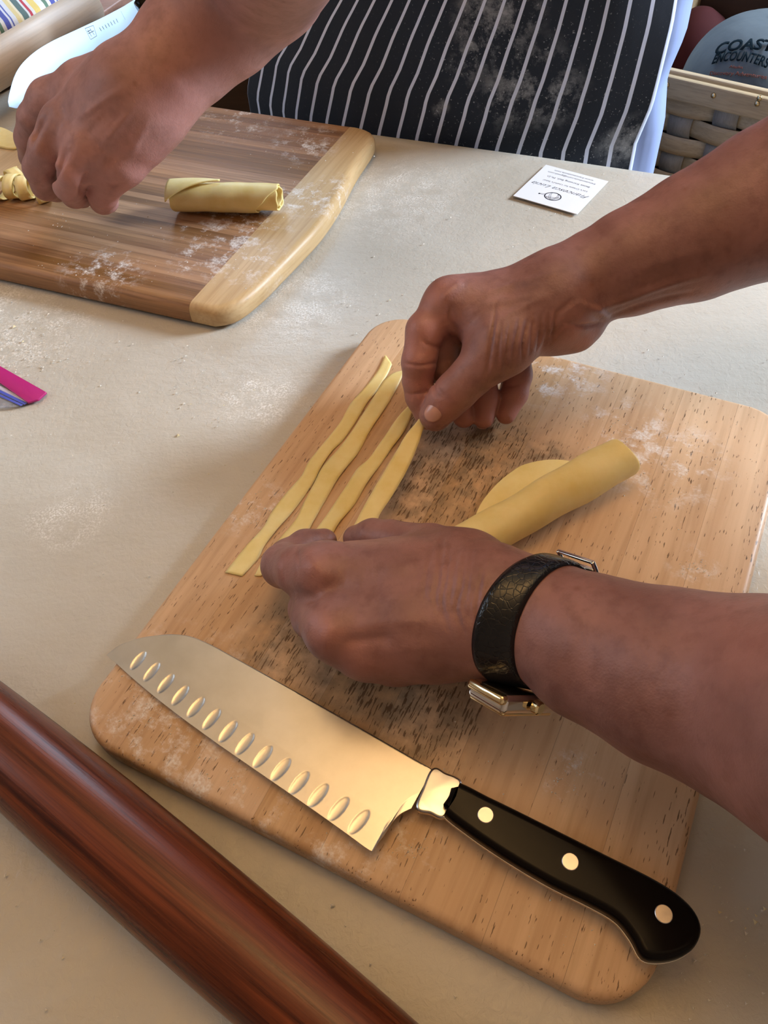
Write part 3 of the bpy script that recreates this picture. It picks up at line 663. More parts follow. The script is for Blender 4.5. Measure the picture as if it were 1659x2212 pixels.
# ---------------------------------------------------------------- signed-distance sculpting of hands and arms
class SDF:
    def __init__(s, pts, pad, h):
        p = np.array([q[0] for q in pts]); r = max(q[1] for q in pts)
        s.lo = p.min(0) - r - pad; hi = p.max(0) + r + pad; s.h = h
        s.n = np.ceil((hi - s.lo) / h).astype(int) + 1; s.F = np.full(s.n, .03, np.float32)
        s.ax = [s.lo[k] + h * np.arange(s.n[k]) for k in range(3)]
    def sub(s, lo, hi):
        a = np.clip(((lo - s.lo) / s.h).astype(int), 0, s.n); b = np.clip(((hi - s.lo) / s.h).astype(int) + 2, 0, s.n)
        sl = tuple(slice(int(x), int(y)) for x, y in zip(a, b))
        X = s.ax[0][sl[0]][:, None, None].astype(np.float32); Y = s.ax[1][sl[1]][None, :, None].astype(np.float32); Z = s.ax[2][sl[2]][None, None, :].astype(np.float32)
        return sl, X, Y, Z
    @staticmethod
    def cap(X, Y, Z, a, b, ra, rb, fl=None, k=1.0):
        ab = b - a; L2 = float(ab @ ab) + 1e-12
        px, py, pz = X - a[0], Y - a[1], Z - a[2]
        t = np.clip((px * ab[0] + py * ab[1] + pz * ab[2]) / L2, 0, 1)
        qx, qy, qz = px - t * ab[0], py - t * ab[1], pz - t * ab[2]
        if fl is not None:
            c = qx * fl[0] + qy * fl[1] + qz * fl[2]; m = c * (1 / k - 1); qx = qx + fl[0] * m; qy = qy + fl[1] * m; qz = qz + fl[2] * m
        d = np.sqrt(qx * qx + qy * qy + qz * qz) - (ra + (rb - ra) * t)
        return d if fl is None else d * (k + 1) / 2
    @staticmethod
    def smin(a, b, k):
        h = np.maximum(k - np.abs(a - b), 0) / k; return np.minimum(a, b) - h * h * k * .25
    def chain(s, nodes, k, kroot=None, root=None, rr=.02, fl=None, flk=1.0):
        """nodes: (point, radius); union of tapered limbs joined into the field"""
        p = np.array([q[0] for q in nodes]); r = max(q[1] for q in nodes) + .016
        sl, X, Y, Z = s.sub(p.min(0) - r, p.max(0) + r); D = None
        for (a, ra), (b, rb) in zip(nodes[:-1], nodes[1:]):
            d = s.cap(X, Y, Z, a, b, ra, rb, fl, flk); D = d if D is None else s.smin(D, d, .003)
        kk = k
        if kroot is not None:
            dist = np.sqrt((X - root[0]) ** 2 + (Y - root[1]) ** 2 + (Z - root[2]) ** 2); f = np.clip((dist - rr) / rr, 0, 1); kk = kroot + (k - kroot) * f
        s.F[sl] = s.smin(s.F[sl], D, kk)
    def mesh(s):
        F = s.F; ins = F < 0; n = np.array(F.shape)
        c = [ins[i:n[0] - 1 + i, j:n[1] - 1 + j, k:n[2] - 1 + k] for i in (0, 1) for j in (0, 1) for k in (0, 1)]
        cnt = sum(x.astype(np.int8) for x in c); act = np.argwhere((cnt > 0) & (cnt < 8)); idx = np.full(n - 1, -1, np.int64); idx[tuple(act.T)] = np.arange(len(act))
        pos = np.zeros((len(act), 3)); num = np.zeros(len(act))
        cor = [(i, j, k) for i in (0, 1) for j in (0, 1) for k in (0, 1)]; val = [F[tuple((act + np.array(q)).T)].astype(np.float64) for q in cor]
        for e0 in range(8):
            for ax in range(3):
                if cor[e0][ax]: continue
                q = list(cor[e0]); q[ax] = 1; e1 = cor.index(tuple(q)); v0, v1 = val[e0], val[e1]; m = (v0 < 0) != (v1 < 0)
                t = np.where(m, v0 / np.where(m, v0 - v1, 1), 0); pp = np.tile(np.array(cor[e0], float), (len(act), 1)); pp[:, ax] += t
                pos[m] += pp[m]; num[m] += 1
        V = s.lo + (act + pos / num[:, None]) * s.h; Q = []
        for ax in range(3):
            o1, o2 = [(1, 2), (2, 0), (0, 1)][ax]; a = np.take(ins, range(0, n[ax] - 1), ax); b = np.take(ins, range(1, n[ax]), ax)
            for sgn, m in ((1, a & ~b), (0, ~a & b)):
                e = np.argwhere(m); e = e[(e[:, o1] > 0) & (e[:, o2] > 0) & (e[:, o1] < n[o1] - 1) & (e[:, o2] < n[o2] - 1)]
                d1 = np.zeros(3, int); d1[o1] = 1; d2 = np.zeros(3, int); d2[o2] = 1
                q = [idx[tuple((e - d1 - d2).T)], idx[tuple((e - d2).T)], idx[tuple(e.T)], idx[tuple((e - d1).T)]]
                if not sgn: q = q[::-1]
                Q.append(np.stack(q, 1))
        return V, np.vstack(Q)
def relax(V, Q, it, lam=.5):
    E = np.vstack([Q[:, [0, 1]], Q[:, [1, 2]], Q[:, [2, 3]], Q[:, [3, 0]]]); deg = np.bincount(E.ravel(), minlength=len(V))[:, None]
    for _ in range(it):
        A = np.zeros_like(V)
        for k in range(3): A[:, k] = np.bincount(E[:, 0], V[E[:, 1], k], len(V)) + np.bincount(E[:, 1], V[E[:, 0], k], len(V))
        V = V + lam * (A / deg - V)
    return V
def normals(V, Q):
    n = np.cross(V[Q[:, 2]] - V[Q[:, 0]], V[Q[:, 3]] - V[Q[:, 1]]); N = np.zeros_like(V)
    for c in range(4):
        for k in range(3): N[:, k] += np.bincount(Q[:, c], n[:, k], len(V))
    return N / (np.linalg.norm(N, axis=1)[:, None] + 1e-12)
class Sculpt:
    def __init__(s, V, Q):
        s.V, s.Q = V, Q; s.red = np.zeros(len(V)); s.N = normals(V, Q); s.bvh = BVHTree.FromPolygons([tuple(v) for v in V], [tuple(map(int, q)) for q in Q])
        s.acc = np.zeros(len(V))
    def hit(s, px, py):
        d = ray(px, py); d = d / np.linalg.norm(d); h = s.bvh.ray_cast(Vector((0, 0, H)), Vector(d)); return None if h[0] is None else np.array(h[0])
    def dist(s, pts, rmax):
        pts = np.array(pts); lo, hi = pts.min(0) - rmax, pts.max(0) + rmax; m = np.where(np.all((s.V > lo) & (s.V < hi), axis=1))[0]; v = s.V[m]; D = np.full(len(m), 9.)
        if len(pts) == 1: D = np.linalg.norm(v - pts[0], axis=1)
        for a, b in zip(pts[:-1], pts[1:]):
            ab = b - a; t = np.clip((v - a) @ ab / (ab @ ab + 1e-12), 0, 1); D = np.minimum(D, np.linalg.norm(v - a - t[:, None] * ab, axis=1))
        return m, D
    def line(s, px, r, amp):
        if len(px) > 2: px = resample(px, 14)
        pts = [q for q in (s.hit(*p) for p in px) if q is not None]
        if len(pts) < 1: return
        if len(pts) > 2:      # drop jumps in depth
            keep_ = [pts[0]]
            for q in pts[1:]:
                if np.linalg.norm(q - keep_[-1]) < .03: keep_.append(q)
            pts = keep_
        m, D = s.dist(pts, r * 2.2); tp = 1.0
        if len(pts) > 2:
            e0 = np.linalg.norm(s.V[m] - pts[0], axis=1); e1_ = np.linalg.norm(s.V[m] - pts[-1], axis=1); L = np.linalg.norm(pts[-1] - pts[0]) * .35
            tp = np.clip(np.minimum(e0, e1_) / max(L, 1e-4), 0, 1) ** .8
        s.acc[m] += amp * tp * np.exp(-(D / r) ** 2)
    def blush(s, px, r, a=1.0):
        for p in px:
            q = s.hit(*p)
            if q is None: continue
            m, D = s.dist([q], r * 2); s.red[m] = np.maximum(s.red[m], a * np.exp(-(D / r) ** 2))
    def blush3(s, pts, r, a=1.0):
        for q in pts:
            m, D = s.dist([q], r * 2); s.red[m] = np.maximum(s.red[m], a * np.exp(-(D / r) ** 2))
    def apply(s): s.V = s.V + s.N * s.acc[:, None]; return s
def finger(f, nodes, mcp_r=.012):
    f.chain(nodes, .0012, .012, nodes[0][0], nodes[0][1] * 1.15)
def skin_object(name, pieces, mat, parent):
    V = np.vstack([p.V for p in pieces]); off = np.cumsum([0] + [len(p.V) for p in pieces]); Q = np.vstack([p.Q + o for p, o in zip(pieces, off)]); red = np.concatenate([p.red for p in pieces])
    me = bpy.data.meshes.new(name); me.vertices.add(len(V)); me.vertices.foreach_set('co', V.astype(np.float32).ravel())
    me.loops.add(Q.size); me.loops.foreach_set('vertex_index', Q.astype(np.int32).ravel()); me.polygons.add(len(Q)); me.polygons.foreach_set('loop_start', np.arange(0, Q.size, 4, dtype=np.int32))
    me.update(calc_edges=True); me.validate(); me.polygons.foreach_set('use_smooth', [True] * len(me.polygons))
    at = me.attributes.new('red', 'FLOAT', 'POINT'); at.data.foreach_set('value', red.astype(np.float32)); me.materials.append(mat)
    return link(bpy.data.objects.new(name, me), parent)
def nail(c, ax, nr, L, W, parent, r=.007):
    ax = ax / np.linalg.norm(ax); nr = nr - (nr @ ax) * ax; nr /= np.linalg.norm(nr); sd = np.cross(ax, nr); V = []; n, m = 10, 10
    for i in range(n + 1):
        for j in range(m + 1):
            u, v = 2 * i / n - 1, 2 * j / m - 1; su = u * math.sqrt(1 - v * v / 2); sv = v * math.sqrt(1 - u * u / 2)
            a = sv * W / 2 / r; V.append(c - np.array(parent.location) + ax * (su * L / 2) + sd * math.sin(a) * r + nr * (math.cos(a) * r - r - .0007 * su * su))
    o = mesh_obj('fingernail', V, [(i * (m + 1) + j, (i + 1) * (m + 1) + j, (i + 1) * (m + 1) + j + 1, i * (m + 1) + j + 1) for i in range(n) for j in range(m)], M_NAIL, parent)
    k = o.modifiers.new('s', 'SOLIDIFY'); k.thickness = .0006; return o
HQ = .00125
# ======= person on the right: right hand (upper) =======
NA = dict(F0=J(1930, 330, .165, 215), F1=J(1659, 440, .135, 160), F2=J(1500, 512, .120, 136), F3=J(1360, 568, .108, 112), F4=J(1285, 598, .102, 98), W=J(1225, 628, .099, 88))
mc = dict(i=J(968, 655, .095, 44), m=J(985, 665, .084, 46), r=J(1030, 690, .070, 46), p=J(1080, 715, .056, 44))
f = SDF(list(NA.values()) + list(mc.values()) + [J(920, 940, .022, 30), J(1100, 900, .022, 30)], .012, HQ)
f.chain([NA[k] for k in ('F0', 'F1', 'F2', 'F3', 'F4', 'W')], .01)
w0 = NA['W']
for k, rr, wp in (('i', 58, (1190, 625, .100)), ('m', 60, (1190, 645, .093)), ('r', 58, (1190, 665, .085)), ('p', 52, (1200, 690, .075))):
    f.chain([J(*wp, rr + 12), (0.5 * (J(*wp, rr)[0] + mc[k][0]), J(*wp, rr * .85)[1]), mc[k]], .016)
f.chain([J(1190, 672, .094, 70), J(1120, 715, .088, 62), J(1085, 742, .083, 56)], .02)                     # thenar mass
f.chain([J(1040, 690, .088, 50), J(1000, 668, .090, 45)], .018)                                              # web
f.chain([J(1180, 718, .078, 34), J(1250, 716, .078, 36), J(1270, 706, .080, 30)], .010)                       # heel of the palm
thA = [J(1085, 752, .084, 60), J(1050, 780, .078, 52), J(985, 845, .062, 44), J(962, 868, .055, 42), J(940, 897, .047, 35)]
ixA = [mc['i'], J(918, 715, .085, 41), J(905, 782, .071, 37), J(903, 822, .058, 33), J(907, 856, .048, 31), J(922, 905, .036, 24)]
mdA = [mc['m'], J(955, 740, .070, 38), J(962, 800, .055, 32), J(985, 860, .040, 29), J(1002, 900, .030, 25)]
rgA = [mc['r'], J(1018, 765, .058, 36), J(1040, 810, .048, 33), J(1047, 860, .037, 30), J(1045, 902, .029, 24)]
pkA = [mc['p'], J(1112, 765, .050, 34), J(1117, 810, .044, 32), J(1110, 850, .036, 30), J(1093, 895, .028, 22)]
for q in (mdA, rgA, pkA): finger(f, q)
finger(f, ixA)
f.chain(thA, .0012, .014, thA[0][0], .020)
V, Q = f.mesh(); V = relax(V, Q, 3); sA = Sculpt(V, Q)
# creases, tendons and folds read off the photo
for l, r, a in [
    ([(868, 784), (905, 790), (945, 784)], .0011, -.0010), ([(880, 852), (905, 850), (930, 846)], .0011, -.0008), ([(905, 725), (925, 745), (955, 752)], .0014, -.0010),
    ([(1058, 848), (1062, 838)], .001, -.0006), ([(1085, 835), (1115, 832), (1132, 822)], .001, -.0006),
    ([(938, 822), (942, 850), (968, 865)], .0010, -.0007), ([(946, 838), (960, 855)], .0008, -.0006),
    ([(975, 650), (972, 690), (995, 725)], .0022, -.0014), ([(965, 640), (990, 615)], .003, .0012),
    ([(1000, 690), (1040, 665), (1120, 645), (1200, 635)], .0035, .0009), ([(1030, 640), (1120, 610), (1210, 590)], .0022, .0007), ([(1075, 690), (1150, 655), (1190, 640)], .0022, .0007),
    ([(1250, 680), (1330, 655), (1430, 618), (1540, 590)], .0028, .0017), ([(1300, 690), (1400, 655), (1520, 625)], .0028, -.0013), ([(1340, 600), (1450, 560), (1560, 530)], .004, .0008),
    ([(1240, 650), (1290, 672), (1320, 690)], .0020, .0015), ([(1215, 695), (1260, 705), (1300, 698)], .0015, -.0018), ([(1180, 740), (1205, 715), (1225, 690)], .0018, -.0014), ([(1250, 640), (1215, 668), (1200, 700)], .002, -.0009)]:
    sA.line(l, r, a)
for i, x in enumerate([1058, 1076, 1095, 1112, 1130, 1147, 1163, 1178, 1192]):
    sA.line([(x + 14 - (i * 7) % 9, 655 + (i * 37) % 41), (x + 2, 738 - i), (x - 8 + (i * 5) % 7, 822 - i * 10)], .0010, -.0019 + .0007 * ((i * 3) % 4) / 3)
for i in range(4): sA.line([(955 + i * 5, 700 + i * 9), (975 + i * 5, 725 + i * 8)], .0008, -.0004)
sA.blush([(900, 760), (905, 830), (1000, 900), (1045, 870), (1045, 905), (1105, 850), (1095, 890), (930, 720)], .018, 1.0); sA.blush([(940, 640), (1270, 735), (1240, 720), (960, 880)], .012, .7)
sA.apply()
# ======= left hand (lower, with the watch) =======
NB = dict(F0=J(1960, 1640, .150, 330), F1=J(1659, 1522, .112, 236), F2=J(1450, 1462, .098, 192), F3=J(1280, 1398, .088, 158), F4=J(1170, 1335, .084, 128), W=J(1080, 1312, .083, 116))
mb = dict(i=J(700, 1238, .076, 58), m=J(722, 1360, .074, 56), r=J(790, 1402, .066, 54), p=J(858, 1418, .056, 48))
f = SDF(list(NB.values()) + list(mb.values()) + [J(590, 1230, .03, 40), J(770, 1160, .025, 30)], .012, HQ)
f.chain([NB[k] for k in ('F0', 'F1', 'F2', 'F3', 'F4', 'W')], .012)
for k, rr, wp in (('i', 80, (1050, 1262, .080)), ('m', 86, (1050, 1310, .082)), ('r', 80, (1050, 1345, .079)), ('p', 66, (1050, 1378, .072))):
    f.chain([J(*wp, rr), (0.5 * (J(*wp, rr)[0] + mb[k][0]), J(*wp, rr * .92)[1]), mb[k]], .018)
f.chain([J(980, 1250, .068, 80), J(860, 1225, .062, 62), J(760, 1220, .060, 50)], .02)
thB = [J(1010, 1222, .068, 72), J(930, 1190, .060, 58), J(845, 1166, .050, 42), J(805, 1160, .046, 39), J(768, 1162, .040, 28)]
ixB = [mb['i'], J(650, 1232, .068, 54), J(612, 1222, .054, 47), J(622, 1205, .042, 40), J(660, 1180, .038, 36), J(700, 1170, .036, 29)]
mdB = [mb['m'], J(680, 1332, .062, 50), J(668, 1315, .050, 44), J(690, 1285, .038, 38), J(725, 1250, .032, 30)]
rgB = [mb['r'], J(755, 1385, .055, 46), J(742, 1365, .044, 40), J(765, 1330, .034, 34), J(800, 1300, .031, 28)]
pkB = [mb['p'], J(830, 1405, .048, 42), J(822, 1385, .040, 37), J(845, 1350, .032, 30), J(870, 1325, .030, 26)]
for q in (pkB, rgB, mdB, ixB): finger(f, q)
f.chain(thB, .0012, .016, thB[0][0], .022)
V, Q = f.mesh(); V = relax(V, Q, 3); sB = Sculpt(V, Q); bvhB = sB.bvh
for l, r, a in [
    ([(1000, 1370), (900, 1345), (800, 1350), (725, 1372)], .0040, .0009), ([(1040, 1250), (900, 1225), (760, 1225)], .005, .0008),
    ([(990, 1400), (880, 1400), (800, 1408)], .004, .0005), ([(760, 1385), (830, 1380)], .003, -.0010),
    ([(700, 1240), (680, 1225)], .005, .0016), ([(715, 1365), (705, 1380)], .0045, .0014), ([(640, 1285), (665, 1292), (700, 1300)], .003, -.0016),
    ([(640, 1180), (645, 1210), (640, 1255)], .001, -.0006), ([(615, 1185), (610, 1220), (615, 1262)], .001, -.0004)]:
    sB.line(l, r, a)
for i, x in enumerate([925, 945, 962, 978, 993, 1008, 1022, 1035, 1048, 1060]):
    y0 = 1165 + i * 6; sB.line([(x + 12, y0 - (i * 13) % 17), (x - 2 + (i * 5) % 7, y0 + 70), (x - 8 + 3 * (i % 2), y0 + 125), (x + 14, y0 + 150 + (i * 29) % 70)], .0009 + .0003 * (i % 2), -.0008 - .0005 * ((i * 2) % 3) / 2)
for i, x in enumerate(range(725, 920, 14)): sB.line([(x, 1165 + (i % 3) * 14), (x - 6, 1215 + (i % 2) * 20), (x - 12, 1262 + (i % 4) * 12)], .0007 + .0004 * ((i * 7) % 3), -.0002)
sB.blush([(680, 1228), (705, 1372), (765, 1412)], .011, .55); sB.blush([(615, 1225), (850, 1450), (780, 1440)], .012, .5); sB.blush([(1620, 1400), (1560, 1650)], .02, .4)
sB.apply()
class Piece: pass
def coarse(chains, h):
    allp = [q for c in chains for q in c]; f = SDF(allp, .02, h); f.F[:] = .09
    for c in chains: f.chain(c, .03)
    V, Q = f.mesh(); V = relax(V, Q, 3); p = Piece(); p.V, p.Q, p.red = V, Q, np.zeros(len(V)); return p
vec = lambda *a: np.array(a, float)
SHA, SHB, CT = vec(.45, .36, .46), vec(.43, -.03, .46), vec(.50, .16, .0)
ELA, ELB = vec(.385, .335, .165), vec(.285, .085, .165)
armR = coarse([[(NA['F1'][0], NA['F1'][1] - .0015), (NA['F0'][0], .0455), (ELA, .043), (SHA, .052)],
               [(NB['F1'][0], NB['F1'][1] - .0015), (NB['F1'][0] * .4 + ELB * .6, .046), (ELB, .044), (SHB, .052)],
               [(SHA, .058), (CT + vec(0, 0, .48), .07), (SHB, .058)], [(CT + vec(0, 0, .48), .07), (CT + vec(0, 0, .62), .052)], [(CT + vec(0, .05, .40), .10), (CT + vec(0, .04, .05), .095)], [(CT + vec(0, -.05, .40), .10), (CT + vec(0, -.04, .05), .095)]], .005)
pr_ = thing('person', 'person at the right, both bare forearms reaching in to stretch a noodle, wearing a watch', 'person', (.50, .16, ZF + .01))
skin_object('body', [sA, sB, armR], M_SKIN, pr_).data.transform(Matrix.Translation(-Vector(pr_.location)))
def cloth_sdf(name, chains, mat, parent, h=.006):
    p = coarse(chains, h); o = skin_object(name, [p], mat, parent); o.data.transform(Matrix.Translation(-Vector(parent.location))); return o
M_TEE = plain('grey_tee_cotton', (.16, .17, .20), .9); M_JEAN = plain('blue_denim', (.05, .07, .13), .85)
cloth_sdf('shirt', [[(SHA * .62 + ELA * .38, .063), (SHA, .066), (CT + vec(0, .05, .45), .095)], [(SHB * .62 + ELB * .38, .063), (SHB, .066), (CT + vec(0, -.05, .45), .095)],
                    [(CT + vec(0, .05, .42), .108), (CT + vec(0, .05, .05), .106)], [(CT + vec(0, -.05, .42), .108), (CT + vec(0, -.05, .05), .106)]], M_TEE, pr_)
cloth_sdf('trousers', [[(CT + vec(0, .06, .0), .105), (CT + vec(0, .09, -.25), .085), (CT + vec(.01, .09, -.66), .058)], [(CT + vec(0, -.06, .0), .105), (CT + vec(0, -.09, -.25), .085), (CT + vec(.01, -.09, -.66), .058)]], M_JEAN, pr_)
for yy in (.25, .07):
    keep(bm_obj('shoe', slab(resample([(.50 + a_, yy + b_) for a_, b_ in [(.10, -.04), (.10, .04), (0, .05), (-.12, .045), (-.17, 0), (-.12, -.045), (0, -.05)]], 40, True), ZF + .002, ZF + .075, .02, .004), plain('shoe_brown', (.05, .03, .02), .6), angle=.8), pr_)
def toward_cam(p): d = np.array([0, 0, H]) - p; return d / np.linalg.norm(d)
hA = sA.hit(936, 890)
if hA is not None:
    nd_ = thA[-1][0] - thA[-2][0]; b_ = sA.bvh.find_nearest(Vector(hA)); nail(hA + np.array(b_[1]) * .0007 * (1 if np.array(b_[1]) @ toward_cam(hA) > 0 else -1), nd_, toward_cam(hA) + np.array([-.25, 0, .1]), .0125, .0115, pr_, .0075).__setitem__('label', 'glossy thumbnail of the right hand')
for q in (rgA,):
    t = q[-1][0]; d = q[-1][0] - q[-2][0]; nail(t + d / np.linalg.norm(d) * q[-1][1] * .8 + np.array([0, .003, 0]), d, np.array([0.2, .9, .2]), .008, .009, pr_, .006)

# ======= watch on the left wrist =======
wt = thing('wristwatch', 'rectangular gold wristwatch on a black leather strap, worn on the left wrist', 'watch', tuple(NB['F4'][0]))
wax = NB['F3'][0] - NB['W'][0]; wax /= np.linalg.norm(wax)
q0, q1, q2 = sB.hit(1092, 1325), sB.hit(1170, 1212), sB.hit(1086, 1400)
wc = NB['F4'][0] * .62 + NB['W'][0] * .38
q0, q1, q2 = sB.hit(1098, 1290), sB.hit(1200, 1222), sB.hit(1090, 1425)
nrm = np.cross(q1 - q0, q2 - q0); nrm /= np.linalg.norm(nrm); nrm = nrm if nrm @ wax > 0 else -nrm
nrm = nrm * .55 + wax * .5; nrm /= np.linalg.norm(nrm)
print('watch tilt', nrm @ wax, q0, q1, q2)
wc = wc + nrm * ((q0 - wc) @ nrm)
e1 = np.array([0, 0, 1.0]); e1 -= (e1 @ nrm) * nrm; e1 /= np.linalg.norm(e1); e2 = np.cross(nrm, e1)
def ringpt(a, u, off):
    d = e1 * math.cos(a) + e2 * math.sin(a); o_ = wc + nrm * u; h = bvhB.ray_cast(Vector(o_ + d * .06), Vector(-d), .06)
    r = .06 - h[3] if h[0] is not None else .027
    return o_ + d * (r + off)
hw = .0078; nA, nW = 96, 8
ring = np.array([[ringpt(2 * math.pi * i / nA, -hw + 2 * hw * j / nW, 0) for j in range(nW + 1)] for i in range(nA)])
cen_ = wc
rad = np.linalg.norm(ring - cen_ - nrm[None, None, :] * (np.linspace(-hw, hw, nW + 1)[None, :, None]), axis=2)
RJ = np.array([[np.median([rad[(i + k) % nA, j] for k in range(-3, 4)]) for j in range(nW + 1)] for i in range(nA)]); RJ = sum(np.roll(RJ, k, 0) for k in range(-3, 4)) / 7
vw = np.linspace(-1, 1, nW + 1) * hw; cu_ = [np.polyfit(vw, RJ[i], 1) for i in range(nA)]; RJ = np.array([np.polyval(c_, vw) for c_ in cu_])
rm = RJ.mean(1); rm = np.array([max(rm[(i + k) % nA] for k in (-2, -1, 0, 1, 2)) for i in range(nA)])
ker = np.ones(9) / 9; rm = np.convolve(np.r_[rm[-4:], rm, rm[:4]], ker, 'valid')
V = []
for i in range(nA):
    a = 2 * math.pi * i / nA; d = e1 * math.cos(a) + e2 * math.sin(a)
    for j in range(nW + 1):
        v_ = 2 * j / nW - 1; V.append(cen_ + nrm * hw * v_ + d * (RJ[i, j] + .0006 + .0016 * (1 - v_ ** 6)))
sf = [(i * (nW + 1) + j, ((i + 1) % nA) * (nW + 1) + j, ((i + 1) % nA) * (nW + 1) + j + 1, i * (nW + 1) + j + 1) for i in range(nA) for j in range(nW)]
st = mesh_obj('strap', V, sf, M_LEATHER); k = st.modifiers.new('s', 'SOLIDIFY'); k.thickness = .0018; k.offset = -1; keep(st, wt)
def proj(p): c = R.T @ (p - np.array([0, 0, H])); return np.array([CX + c[0] / -c[2] * FPX, CY - c[1] / -c[2] * FPX])
# case at the outer side of the wrist: direction chosen where the strap leaves the silhouette
best = min(range(nA), key=lambda i: np.linalg.norm(proj(V[i * (nW + 1) + nW // 2]) - np.array([1092, 1450])))
ca_ = 2 * math.pi * best / nA; sgn = 1 if (proj(V[((best + 2) % nA) * (nW + 1) + 4])[1] > proj(V[best * (nW + 1) + 4])[1]) else -1
ac = ca_ + sgn * .48; dc = e1 * math.cos(ac) + e2 * math.sin(ac); tc = (-e1 * math.sin(ac) + e2 * math.cos(ac)) * sgn
rc = rm[int(round(ac / (2 * math.pi) * nA)) % nA]
def obox(name, cpos, sx, sy, sz, mat, bev=.001, curve=0.0, seg=3, sup=None):
    bm = bmesh.new(); bmesh.ops.create_cube(bm, size=1); bmesh.ops.subdivide_edges(bm, edges=bm.edges[:], cuts=0)
    bmesh.ops.scale(bm, vec=(sx, sy, sz), verts=bm.verts); bmesh.ops.bevel(bm, geom=bm.edges[:], offset=bev, segments=seg, affect='EDGES', profile=.5)
    Mx = Matrix(((tc[0], nrm[0], dc[0], cpos[0]), (tc[1], nrm[1], dc[1], cpos[1]), (tc[2], nrm[2], dc[2], cpos[2]), (0, 0, 0, 1)))
    if np.linalg.det(np.array([tc, nrm, dc])) < 0: Mx = Mx @ Matrix.Diagonal((1, -1, 1, 1)); bmesh.ops.transform(bm, matrix=Matrix.Identity(4), verts=bm.verts)
    bmesh.ops.transform(bm, matrix=Mx, verts=bm.verts); bmesh.ops.recalc_face_normals(bm, faces=bm.faces)
    o_ = keep(bm_obj(name, bm, mat, angle=1.0), wt)
    if sup is not None: o_.parent = sup
    return o_
cpos = cen_ + dc * (rc + .0062)
cas_ = obox('case', cpos + dc * .0006, .041, .0225, .0090, M_SILV, .0028, seg=5)
obox('bezel', cpos + dc * .0048, .037, .0205, .0025, M_GOLD, .0011, sup=cas_)
obox('dial', cpos + dc * .0062, .031, .0160, .0006, M_CARD, .0002, seg=1, sup=cas_)
for s1 in (-1, 1):
    obox('lug_bar', cpos + tc * .0200 * s1 - dc * .0012, .0050, .0215, .0045, M_GOLD, .0016, sup=cas_)
ck = cpos + nrm * .0125; V2, F2 = lathe(ck - nrm * .0005, ck + nrm * .0034, [(0, .0022), (.1, .0033), (.8, .0033), (1, .0024)], 24); keep(mesh_obj('crown', V2, F2, M_GOLD, smooth=False), wt).parent = cas_
# buckle on the thumb side
ib = min(range(nA), key=lambda i: np.linalg.norm(proj(V[i * (nW + 1) + nW // 2]) - np.array([1262, 1215])))
ab_ = 2 * math.pi * ib / nA; dc = e1 * math.cos(ab_) + e2 * math.sin(ab_); tc = -e1 * math.sin(ab_) + e2 * math.cos(ab_); rb2 = rm[ib]
for s1 in (-1, 1): obox('buckle', cen_ + dc * (rb2 + .0034) + nrm * .0098 * s1, .014, .0016, .0020, M_SILV, .0005, sup=st)
for s1 in (-1, 0, 1): obox('buckle', cen_ + dc * (rb2 + .0036) + tc * .0062 * s1, .0016, .0200 if s1 else .0170, .0018, M_SILV, .0005, sup=st)

# ======= person in the apron: left forearm and hand reaching in from the top =======
NC = dict(E=J(700, -330, .30, 190), F0=J(560, -70, .205, 150), F1=J(478, 30, .178, 128), F2=J(405, 105, .160, 112), F3=J(350, 165, .148, 104), W=J(300, 200, .140, 106))
mcC = dict(i=J(112, 222, .120, 44), m=J(142, 275, .119, 48), r=J(192, 322, .112, 48), p=J(262, 350, .100, 46))
f = SDF([NC[k] for k in NC] + list(mcC.values()) + [J(60, 400, .05, 40), J(230, 470, .03, 40)], .012, .0016)
f.chain([NC[k] for k in ('E', 'F0', 'F1', 'F2', 'F3', 'W')], .014)
for k, rr, wp in (('i', 72, (262, 178, .136)), ('m', 76, (278, 200, .138)), ('r', 76, (300, 228, .134)), ('p', 66, (322, 252, .126))):
    f.chain([J(*wp, rr), (0.5 * (J(*wp, rr)[0] + mcC[k][0]), J(*wp, rr * .92)[1]), mcC[k]], .018)
for q in ([mcC['i'], J(78, 258, .108, 38), J(66, 300, .090, 33), J(72, 340, .068, 29), J(92, 372, .052, 24)],
          [mcC['m'], J(102, 322, .108, 38), J(84, 365, .092, 33), J(98, 402, .070, 29), J(122, 412, .055, 24)],
          [mcC['r'], J(158, 372, .100, 36), J(148, 402, .085, 32), J(160, 420, .068, 28), J(176, 425, .055, 24)],
          [mcC['p'], J(238, 388, .088, 35), J(222, 418, .074, 32), J(222, 432, .064, 29), J(232, 436, .054, 24)],
          [J(250, 240, .105, 62), J(170, 290, .085, 48), J(120, 350, .062, 36), J(105, 385, .048, 28)]):
    finger(f, q)
V, Q = f.mesh(); V = relax(V, Q, 4); sC = Sculpt(V, Q)
for l, r, a in [([(205, 330), (250, 280), (300, 215)], .003, .0013), ([(150, 270), (220, 220), (290, 180)], .003, .0010), ([(270, 350), (300, 300), (330, 250)], .003, .0010), ([(170, 310), (210, 270), (250, 235)], .004, -.0008),
                ([(345, 120), (400, 170), (420, 200)], .006, -.0010), ([(150, 318), (130, 350), (112, 388)], .0035, -.0045), ([(200, 362), (184, 395), (176, 425)], .0032, -.0042), ([(98, 245), (76, 285), (60, 318)], .0035, -.0040), ([(228, 398), (245, 404), (262, 398)], .0022, -.0020), ([(95, 290), (80, 330)], .004, .0010), ([(215, 335), (206, 352)], .004, .0012), ([(232, 350), (262, 310)], .004, -.0010)]: sC.line(l, r, a)
sC.blush([(220, 430), (240, 400), (300, 350), (400, 230), (480, 130), (150, 400)], .03, .7); sC.apply()
